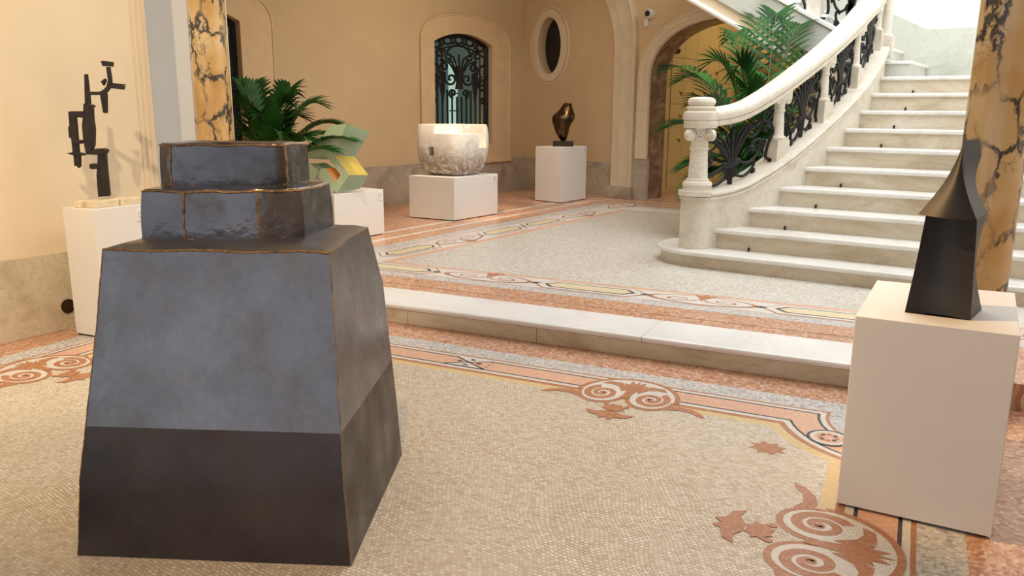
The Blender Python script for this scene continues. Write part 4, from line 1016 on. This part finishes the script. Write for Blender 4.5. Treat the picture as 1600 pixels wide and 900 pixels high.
    tier([(-.352,.085),(-.298,.060),(.098,.125),(.135,.145),(.158,.36),(-.33,.38)],1.29,1.452,'upper_block',.02,(1,3),.006,.008)
steel()
# ---- iron figure on stone blocks
def plane_prism(mb,pts,P,n,y0,y1,mat,bev=None):
    """pts in image of a sculpture, placed on the vertical plane through P; y0,y1 = depth range along n"""
    n=Vector((n[0],n[1],0)).normalized(); q=[Wp(x,y,P,n)+n*y0 for x,y in pts]; mb.prism(q,n*(y1-y0),mat)
def ironfig():
    cx=(Vector(pl[1])+Vector(pl[2])+Vector(pl[0])+Vector(pl[3]))/4; P=Vector((cx.x,cx.y,0)); n=Vector((.62,-.78,0)).normalized()
    t=thing('iron_sculpture',(P.x,P.y,zL),'dark angular forged iron figure standing on cream stone blocks against the left wall','sculpture')
    cc=lambda L:[(x/3,60+y/3) for x,y in L]
    mb=MB()
    def pc(L,d0,d1): plane_prism(mb,cc(L),P,n,d0,d1,'iron')
    pc([(464,536),(497,538),(501,600),(515,738),(466,742),(458,640),(462,590)],-.025,.025)
    pc([(425,590),(434,586),(472,588),(476,612),(436,612),(427,606)],-.02,.03)
    pc([(428,528),(455,516),(492,515),(506,522),(503,536),(486,546),(412,543)],-.03,.03)
    pc([(398,305),(434,313),(437,380),(444,425),(442,500),(431,530),(411,541),(397,480),(391,410),(397,350)],-.028,.028)
    pc([(432,308),(446,317),(436,328),(424,322)],-.02,.035)
    pc([(397,168),(411,167),(420,245),(427,308),(400,306)],-.012,.012)
    pc([(325,343),(345,341),(405,341),(415,352),(413,368),(392,372),(357,368),(330,372)],-.025,.022)
    pc([(325,343),(355,345),(360,400),(366,470),(372,540),(346,542),(338,468),(328,464),(324,415),(330,410)],-.02,.02)
    pc([(347,474),(388,476),(391,484),(386,494),(350,494)],-.015,.035)
    pc([(318,537),(345,533),(378,534),(411,541),(396,549),(350,547)],-.012,.03)
    pc([(346,545),(362,545),(364,598),(350,598)],-.02,.01); pc([(364,545),(380,545),(381,600),(372,608),(365,598)],-.01,.02)
    pc([(412,250),(470,250),(490,238),(503,222),(508,195),(500,135),(516,133),(523,175),(526,205),(520,232),(505,252),(485,263),(450,266),(412,265)],-.012,.014)
    pc([(477,107),(490,105),(530,111),(528,133),(510,131),(485,130)],-.02,.022)
    pc([(470,258),(503,256),(504,348),(497,351),(485,348)],-.014,.012)
    pc([(474,202),(494,187),(500,196),(492,216),(487,222)],-.012,.012)
    for k,(ya,yb) in enumerate(((213,220),(220,231),(227,241))): pc([(518,208+k*5),(585,ya+2),(588,ya+6+k),(586,yb),(516,219+k*7)],-.02+.013*k,-.01+.013*k)
    build(mb,'iron_figure',t,bevel=.0035,weld=False)
    d=Vector((*pl[2],0))-Vector((*pl[1],0)); L=d.length; d/=L; w=Vector((*pl[0],0))-Vector((*pl[1],0)); wl=w.length; w/=wl
    o=Vector((*pl[1],0)); zt=.047
    for (a0,a1,b0,b1) in ((.045,.175,.05,.155),(.02,.10,.165,.215),(.18,.30,.035,.145),(.105,.25,.16,.21)):
        m2=MB(); c_=o+d*((a0+a1)/2)*1.45+w*((b0+b1)/2); m2.obox((c_.x,c_.y,zL+zt/2),d,w,(0,0,1),(a1-a0)/2*1.45,(b1-b0)/2,zt/2,'stoneblock'); build(m2,'stone_block',t,bevel=.006)
ironfig()
# ---- green zigzag
def zigzag():
    P=Vector((gr.x-.05,gr.y-.62,0)); n=Vector((.55,-.835,0)).normalized()   # front faces look to the camera side
    cc=lambda L:[(200+x/3.75,180+y/3.75) for x,y in L]
    base=G(526,302,zg); P=Vector((base.x,base.y,0))
    t=thing('zigzag_sculpture',(P.x,P.y,zg),'sage green zigzag block sculpture with ochre and orange faces on a white pedestal','sculpture')
    e=Vector((.30,.72,0)).normalized()
    W_=lambda L:[Wp(x,y,P,n) for x,y in cc(L)]
    def pr(L,RL,name,sides,d0=0,d1=.24):
        q=[p+Vector((0,0,.003)) for p in W_(L)]; q2=[Wp(200+x/3.75,180+y/3.75,P+e*d1,n)+Vector((0,0,.003)) for x,y in RL]
        if d0: q=[Wp(200+x/3.75,180+y/3.75,P+e*d0,n)+Vector((0,0,.003)) for x,y in L]
        m_=MB(); k=len(q); vs=q+q2
        m_.add(vs,[list(range(k))[::-1]],'green'); m_.add(vs,[[k+i for i in range(k)]],'green')
        for i in range(k): m_.add(vs,[[i,(i+1)%k,k+(i+1)%k,k+i]],sides.get(i,'greenside'))
        build(m_,name,t,bevel=.002)
    prof=[(1040,255),(1185,62),(1283,50),(1208,235),(1297,352),(1222,460),(1112,362),(1130,312),(1157,312),(1216,392),(1245,352),(1160,240)]
    rear=[(1165,262),(1322,108),(1420,100),(1330,245),(1410,352),(1365,430),(1250,352),(1262,310),(1290,310),(1345,385),(1362,350),(1285,245)]
    pr(prof,rear,'zigzag_body',{3:'ochre',9:'orangep',8:'orangep'})
    L2=[(1000,300),(1062,285),(1125,330),(1095,378),(1062,372),(1000,372)]
    pr(L2,[(x+100,y-5) for x,y in L2],'rear_bar',{},.06,.22)
zigzag()
# ---- alabaster block
def boolean(ob,cutters):
    for c in cutters:
        m_=ob.modifiers.new('b','BOOLEAN'); m_.operation='DIFFERENCE'; m_.object=c; m_.solver='EXACT'
    dg=bpy.context.evaluated_depsgraph_get(); me=bpy.data.meshes.new_from_object(ob.evaluated_get(dg)); ob.modifiers.clear(); ob.data=me
    for c in cutters: bpy.data.objects.remove(c)
def alab():
    a,b,c,d=[Vector((*p,0)) for p in pa_]; ctr=(a+c)/2
    dx=(b-a).normalized(); dy=(c-b).normalized()
    # view basis at the block
    vd=Vector((ctr.x,ctr.y,0)).normalized(); rt_=Vector((vd.y,-vd.x,0))
    dist=(ctr-Vector((0,0,0))).length; wpx=dist/F*1.0
    hw=(763-654)/2*math.sqrt(1)*(G(763,270,za_)-G(654,270,za_)).length/(763-654)
    xo=Wp(708.5,270,ctr,vd); cc=Vector((xo.x,xo.y,0)); Wd=(Wp(763,230,cc,vd)-Wp(653.5,230,cc,vd)).length/2
    zt=HZ(700,194,cc+vd*.1); z0=za_
    mb=MB(); R_=[]
    prof=[(0,.58),(.04,.70),(.12,.82),(.25,.91),(.42,.98),(.62,1.0),(.80,.995),(.94,.965),(1,.94)]
    rd=random.Random(5)
    SZ=Wd/(.84*(abs(dx.dot(rt_))+abs(dy.dot(rt_)))); dx=dx.normalized(); dy=dy.normalized()
    for f,s in prof:
        r_=[]
        for j in range(48):
            t=2*PI*j/48; k=4.4; ct,st_=math.cos(t),math.sin(t)
            rx=math.copysign(abs(ct)**(2/k),ct); ry=math.copysign(abs(st_)**(2/k),st_)
            rough=(1-f)*.03; q=1+rd.uniform(-rough,rough)
            sx=min(1.0,s+(.05 if ct<0 and f>.25 else 0))
            r_.append(cc+dx*(SZ*rx*sx*q)+dy*(SZ*ry*s*q)+Vector((0,0,z0+(zt-z0)*f)))
        R_.append(r_)
    mb.sweep(R_,'alabaster'); ob=build(mb,'alabaster_block',smooth=False,recenter=False)
    def cut(x0,x1,y0,y1,za,zb):
        m2=MB(); 
        def q(x,y): return cc+dx*(SZ*x)+dy*(SZ*y)
        m2.prism([(q(x,y).x,q(x,y).y,z0+(zt-z0)*za) for x,y in((x0,y0),(x1,y0),(x1,y1),(x0,y1))],(0,0,(zt-z0)*(zb-za)),'alabaster'); return build(m2,'cut',recenter=False)
    cuts=[cut(-.02,1.5,-1.5,.12,.83,1.2),cut(.30,1.5,.12,.52,.55,1.2),cut(-.30,-.06,-1.5,-.30,.40,.57)]
    boolean(ob,cuts)
    # recentre
    loc=Vector((cc.x,cc.y,z0)); ob.data.transform(Matrix.Translation(-loc)); ob.location=loc; ob['_w']=tuple(loc)
    for m_ in list(ob.data.materials)[1:]: pass
    for p in ob.data.polygons: p.use_smooth=True
    ob.data.set_sharp_from_angle(angle=R(28))
    bv=ob.modifiers.new('bevel','BEVEL'); bv.width=.006; bv.segments=2; bv.limit_method='ANGLE'; bv.angle_limit=R(50)
    ob.name='alabaster_sculpture'; tag(ob,'pale translucent alabaster block with stepped cuts and rough brown lower half','sculpture')
alab()
# ---- bronze torso
def bronze():
    a,b,c,d=[Vector((*p,0)) for p in pb_]; ctr=(a+c)/2; vd=Vector((ctr.x,ctr.y,0)).normalized(); rt_=Vector((vd.y,-vd.x,0))
    t=thing('bronze_sculpture',(ctr.x,ctr.y,zbz),'small polished brown bronze torso on a dark base in the rear corner','sculpture')
    W_=lambda x,y:Wp(600+x/2.5,y/2.5,ctr,vd)
    wb=(W_(740,560)-W_(660,560)).length/2; cb=(W_(740,560)+W_(660,560))/2; hb_=W_(700,551).z-zbz
    mb=MB(); mb.obox((cb.x,cb.y,zbz+hb_/2),rt_,vd,(0,0,1),wb,wb*.62,hb_/2,'iron'); build(mb,'base_block',t,bevel=.004)
    prof=[(552,694,706),(545,688,712),(530,676,719),(512,667,723),(495,661,727),(480,657,737),(470,656,744),(458,656,747),(448,664,746),(440,675,743),(428,686,738),(415,694,735),(407,698,735),(403,702,733)]
    R_=[]
    for y,x0,x1 in prof:
        p0=W_(x0,y);p1=W_(x1,y); c_=(p0+p1)/2; r=(p1-p0).length/2; z=c_.z
        f=(552-y)/150; tw=.5*math.sin(f*3.0)
        dd=r*(.62+.12*math.sin(f*5)) if y>410 else r*.7
        R_.append([c_+rt_*(r*math.cos(a_))+vd*(max(dd,.025)*math.sin(a_)*(1+.25*math.cos(a_+tw*3)))+Vector((0,0,.012*math.sin(a_*2+f*4))) for a_ in [2*PI*i/28 for i in range(28)]])
    mb=MB(); mb.sweep(R_,'bronze'); o=build(mb,'bronze_torso',t,smooth=True,angle=60); sub=o.modifiers.new('s','SUBSURF'); sub.levels=1; sub.render_levels=2
bronze()
# ---- black folded steel sculpture
def blacks():
    bp=[G(*p,zR) for p in((1413.5,488),(1516,501),(1534,484),(1417,455))]
    fl,fr,br,bl=bp; ctr=(fl+fr+br+bl)/4
    bl=fl+(br-fr)*1.15+(fl-fr)*.10
    t=thing('folded_steel_sculpture',(ctr.x,ctr.y,zR),'black folded steel sculpture with pointed conical top on the right pedestal','sculpture')
    CC=lambda x,y:(1300+x/2.647,180+y/2.647)
    dvf=(fr-fl); dvf.z=0; nf=Vector((dvf.y,-dvf.x,0)).normalized()
    # waist points on planes a little set back from the base
    def on(x,y,P,n=nf): return Wp(*CC(x,y),P,n)
    TL=on(388,415,fl-nf*.05); TR_=on(600,435,fr-nf*.04); 
    TB=on(645,400,br-nf*(-.01),nf); 
    def curved(a,b,c,d,n1,amt,mat='blacksteel',k=14):
        """patch a(bottom left) b(bottom right) c(top right) d(top left), bowed along n1"""
        rows=[]
        for i in range(k+1):
            f=i/k; l=a.lerp(d,f); r=b.lerp(c,f); row=[]
            for j in range(k+1):
                g=j/k; row.append(l.lerp(r,g)+n1*(amt(f,g)))
            rows.append(row)
        return rows
    mb=MB()
    side=(br-fr).normalized(); ns=Vector((side.y,-side.x,0))
    if ns.dot(fr-fl)<0: ns=-ns
    TBL=TL+(TB-TR_)*.9
    bw=lambda am:(lambda f,g:-am*math.sin(PI*f)*.6)
    front=curved(fl,fr,TR_,TL,nf,lambda f,g:-.020*math.sin(PI*f)-.034*math.sin(PI*g)); mb.grid(front,'blacksteel')
    right=curved(fr,br,TB,TR_,ns,lambda f,g:(-.03*math.sin(PI*f))*g); 
    rt2=[[p for p in row] for row in right]
    for i,row in enumerate(rt2): row[0]=front[i][-1]
    mb.grid(rt2,'blacksteel')
    left=curved(bl,fl,TL,TBL,-ns,lambda f,g:-.02*math.sin(PI*f)*(1-g))
    for i,row in enumerate(left): row[-1]=front[i][0]
    mb.grid(left,'blacksteel')
    back=[[rt2[i][-1].lerp(left[i][0],g/14) for g in range(15)] for i in range(15)]; mb.grid(back,'blacksteel')
    mb.poly([rt2[-1][0],rt2[-1][-1],left[-1][0],left[-1][-1]],'blacksteel')
    mb.poly([fl,fr,br,bl][::-1],'blacksteel')
    build(mb,'lower_body',t,smooth=True,angle=30)
    # hood
    mb=MB()
    apex=on(548,105,(fl+fr)/2-nf*.10); ap2=on(612,98,br-nf*.0)
    e0=on(355,410,fl-nf*.035); e1=on(600,436,fr-nf*.005); e2=on(642,400,br+nf*.0)
    def hood(a,b,tp,n1,am,mid):
        rows=[]
        for i in range(15):
            f=i/14; row=[]
            l=a.lerp(tp,f)+mid*math.sin(PI*f)*.0; 
            for j in range(15):
                g=j/14; r=b.lerp(tp,f)
                row.append(a.lerp(tp,f).lerp(r,g)+n1*(am*math.sin(PI*g)*(1-f))+mid*math.sin(PI*f)*(1-g))
            rows.append(row)
        return rows
    rtv=(fr-fl).normalized()
    h=hood(e0,e1,apex,nf,.035,rtv*.020-Vector((0,0,.0)))
    ridge=[e1.lerp(apex,i/14)-rtv*(.022*math.sin(PI*i/14)) for i in range(15)]
    for i in range(15):
        for j in range(15):
            g=j/14; h[i][j]=h[i][j]+(ridge[i]-h[i][-1])*0 
        sh=ridge[i]-h[i][-1]
        for j in range(15): h[i][j]=h[i][j]+sh*((j/14)**2)
    mb.grid(h,'blacksteel')
    edge=[e2.lerp(ap2,i/14)-rtv*(.030*math.sin(PI*min(1,i/14*1.3)) if i<11 else .030*math.sin(PI*min(1,i/14*1.3))) for i in range(15)]
    rp=[[h[i][-1].lerp(edge[i],g/8) for g in range(9)] for i in range(15)]; mb.grid(rp,'blacksteel')
    bk0=e0+(e2-e1)*.8
    bk=[[edge[i].lerp(bk0.lerp(ap2,i/14),g/8) for g in range(9)] for i in range(15)]; mb.grid(bk,'blacksteel')
    lf=[[bk0.lerp(ap2,i/14).lerp(h[i][0],g/8) for g in range(9)] for i in range(15)]; mb.grid(lf,'blacksteel')
    mb.poly([e0,e1,e2,bk0],'blacksteel')
    build(mb,'conical_hood',t,smooth=True,angle=30)
blacks()
# ================================================================ PALMS
def palm(base,label,crown,fronds,potr=.24,poth=.32,seed=1):
    rd=random.Random(seed)
    t=thing('potted_palm',(base.x,base.y,base.z),label,'palm')
    mb=MB(); mb.lathe(base,[(potr*.74,0),(potr*.8,.02),(potr,poth-.03),(potr*1.04,poth-.03),(potr*1.04,poth),(potr*.92,poth),(potr*.9,poth-.05)],'pot',28); build(mb,'pot',t,smooth=True,angle=35)
    mb=MB(); mb.lathe(base+Vector((0,0,poth-.06)),[(potr*.9,0),(potr*.9,.012)],'soil',24); build(mb,'soil',t)
    root=base+Vector((0,0,poth-.05))
    for fi,(tip,bow,ll) in enumerate(fronds):
        b0=root+Vector((rd.uniform(-.08,.08),rd.uniform(-.08,.08),0)); cr=b0.lerp(Vector((tip.x,tip.y,b0.z)),.12); cr.z=crown*rd.uniform(.75,1.0)+b0.z*0 if crown<tip.z+bow*2 else tip.z
        cr.z=b0.z+(max(tip.z,crown)-b0.z)*.55
        top=cr.lerp(tip,.55); top.z=max(cr.z,tip.z)+bow
        # cubic through: b0 -> cr -> top -> tip
        pts=[]
        for i in range(29):
            s=i/28; P0,P1,P2,P3=b0,cr+Vector((0,0,.0)),top,tip
            pts.append(P0*(1-s)**3+P1*3*s*(1-s)**2+P2*3*s*s*(1-s)+P3*s**3)
        mb=MB(); mb.tube(pts,[.010*(1-.8*i/28) +.001 for i in range(29)],'stem',5)
        n0=9
        for i in range(n0,29):
          for sub_ in (0,):
            s=(i+sub_-n0)/(28-n0); k=min(27,i); p=pts[k].lerp(pts[k+1] if k<28 else pts[k],sub_) if k<28 else pts[k]
            tg=(pts[min(k+1,28)]-pts[k-1]).normalized(); sd=tg.cross(Vector((0,0,1)));
            if sd.length<.1: sd=Vector((1,0,0))
            sd.normalize(); upv=sd.cross(tg)
            L_=ll*(math.sin(PI*min(1,.12+.80*s))**.7)*rd.uniform(.88,1.08); wd=.020*(.7+.5*math.sin(PI*s))
            for sx in(-1,1):
                dv=(sd*sx*(.80-.35*s)+tg*(.55+.5*s)+upv*.20).normalized()
                a=p; seg=5; prev=None; row=[]
                for q in range(seg+1):
                    f=q/seg; w=wd*math.sin(PI*(.10+.90*f)) if f>.0 else wd*.3
                    if q==seg: w=.0006
                    pos=a+dv*(L_*f)+Vector((0,0,-1))*(L_*f*f*.26)
                    wv=tg.cross(dv).cross(dv).normalized() if False else (tg-dv*tg.dot(dv)).normalized()
                    row.append([pos-wv*w,pos+Vector((0,0,-w*.35)),pos+wv*w])
                mb.grid(row,'leaf')
        build(mb,'frond',t,smooth=True,fix=False,angle=80)
    return t
# right palm behind the newel
bp=CAM+ray(1172,300)*9.25; bp.z=U
tips=[((1042,200),9.4,.22),((1060,128),9.6,.30),((1036,112),10.3,.28),((1108,100),9.0,.25),((1140,62),10.0,.35),((1068,262),9.2,.12),((1080,300),9.0,.05),((1215,30),9.6,.35),((1262,45),9.9,.30),((1292,75),10.2,.25),((1180,22),10.6,.35),((1300,130),10.6,.15),((1150,110),8.9,.3),((1165,150),8.8,.3),((1130,215),8.7,.2),((1175,225),8.9,.15),((1205,195),9.0,.2),((1240,170),9.6,.2),((1155,270),8.8,.1),((1200,250),9.0,.1),((1085,160),9.9,.25),((1110,250),9.6,.1),((1225,215),9.4,.15)]
palm(bp,'tall leafy potted palm behind the stone newel and iron balustrade',1.5,[(tipat(*p,D),b,.42) for p,D,b in tips],.26,.36,4)
# left palm behind the steel block
lb=G(430,330,U); lb=Vector((-7.3,6.0,U))
x0_,y0_=PJ((lb.x,lb.y,1.0)); DL=(Vector((lb.x,lb.y,1.0))-CAM).dot(FW)
tips=[((528,182),DL-.1,.20),((515,222),DL-.4,.14),((500,150),DL+.1,.2),((455,128),DL+.2,.18),((452,150),DL-.2,.2),((375,125),DL,.15),((366,150),DL-.3,.12),((392,118),DL+.4,.12),((420,145),DL+.4,.2),((480,205),DL-.5,.2),((440,195),DL-.5,.2),((405,165),DL-.5,.15),((512,200),DL+.4,.2),((470,170),DL+.3,.2),((385,190),DL-.4,.12),((545,205),DL-.2,.15)]
palm(lb,'bushy potted palm behind the steel block beside the left marble column',1.0,[(tipat(p[0]+2,p[1]+14,D),b*.8,.36) for p,D,b in tips],.24,.34,9)
# ================================================================ SMALL THINGS ON THE WALLS
# security camera on the rear wall
p=r0+dR*UR(1017,22)[0]+Vector((0,0,UR(1017,22)[1])); t=thing('security_camera',(p.x,p.y,p.z),'white security camera with black lens above the stone door arch','security camera')
mb=MB()
def disc(mb,c,n,prof,mat,k=20):
    n=n.normalized(); x=Vector((n.y,-n.x,0)).normalized(); y=n.cross(x); R_=[[c+n*h+(x*math.cos(2*PI*i/k)+y*math.sin(2*PI*i/k))*r for i in range(k)] for r,h in prof]; mb.sweep(R_,mat)
disc(mb,p,nR,[(.075,.0),(.08,.03),(.075,.07),(.055,.10)],'cctv'); build(mb,'housing',t,smooth=True,angle=40)
mb=MB(); disc(mb,p,nR,[(.045,.095),(.045,.108),(.03,.125),(.01,.132)],'lens'); build(mb,'lens',t,smooth=True)
u_,z_=UR(1012,36); q=r0+dR*u_+nR*.03; mb=MB(); mb.obox((q.x,q.y,z_),dR,nR,(0,0,1),.03,.028,.06,'cctv'); build(mb,'bracket',t,bevel=.01)
u_,z_=UR(1046,77); q=r0+dR*u_-nR*.75; t=tipat(1046,77,1.0)
qq=Wp(1046,77,q,nR); mb=MB(); disc(mb,qq+Vector((0,0,0)),nR,[(.07,-.25),(.075,0),(.07,.03),(.05,.06),(.02,.075)],'lens'); o=build(mb,'dome_camera',smooth=True); tag(o,'small black dome camera inside the doorway above the lockers','security camera')
# round vent in the left dado
p=Wp(106,478,l0+nL*.02,nL); t=thing('wall_vent',(p.x,p.y,p.z),'round dark grated vent in the left marble dado behind the narrow pedestal','vent')
mb=MB(); disc(mb,p,nL,[(.052,.0),(.052,.008),(.042,.010),(.042,.004)],'bronze'); build(mb,'vent_ring',t,smooth=True,angle=30)
mb=MB()
for k in range(-3,4):
    h=math.sqrt(max(0,.042**2-(k*.012)**2))
    for d_ in (Vector((dL.x,dL.y,1)).normalized(),Vector((dL.x,dL.y,-1)).normalized()):
        e_=d_.cross(nL).normalized(); mb.tube([p+nL*.008+e_*(k*.012)-d_*h,p+nL*.008+e_*(k*.012)+d_*h],.0022,'bronze',5)
build(mb,'vent_grate',t)
for o in bpy.data.objects:
    if '_w' in o: del o['_w']
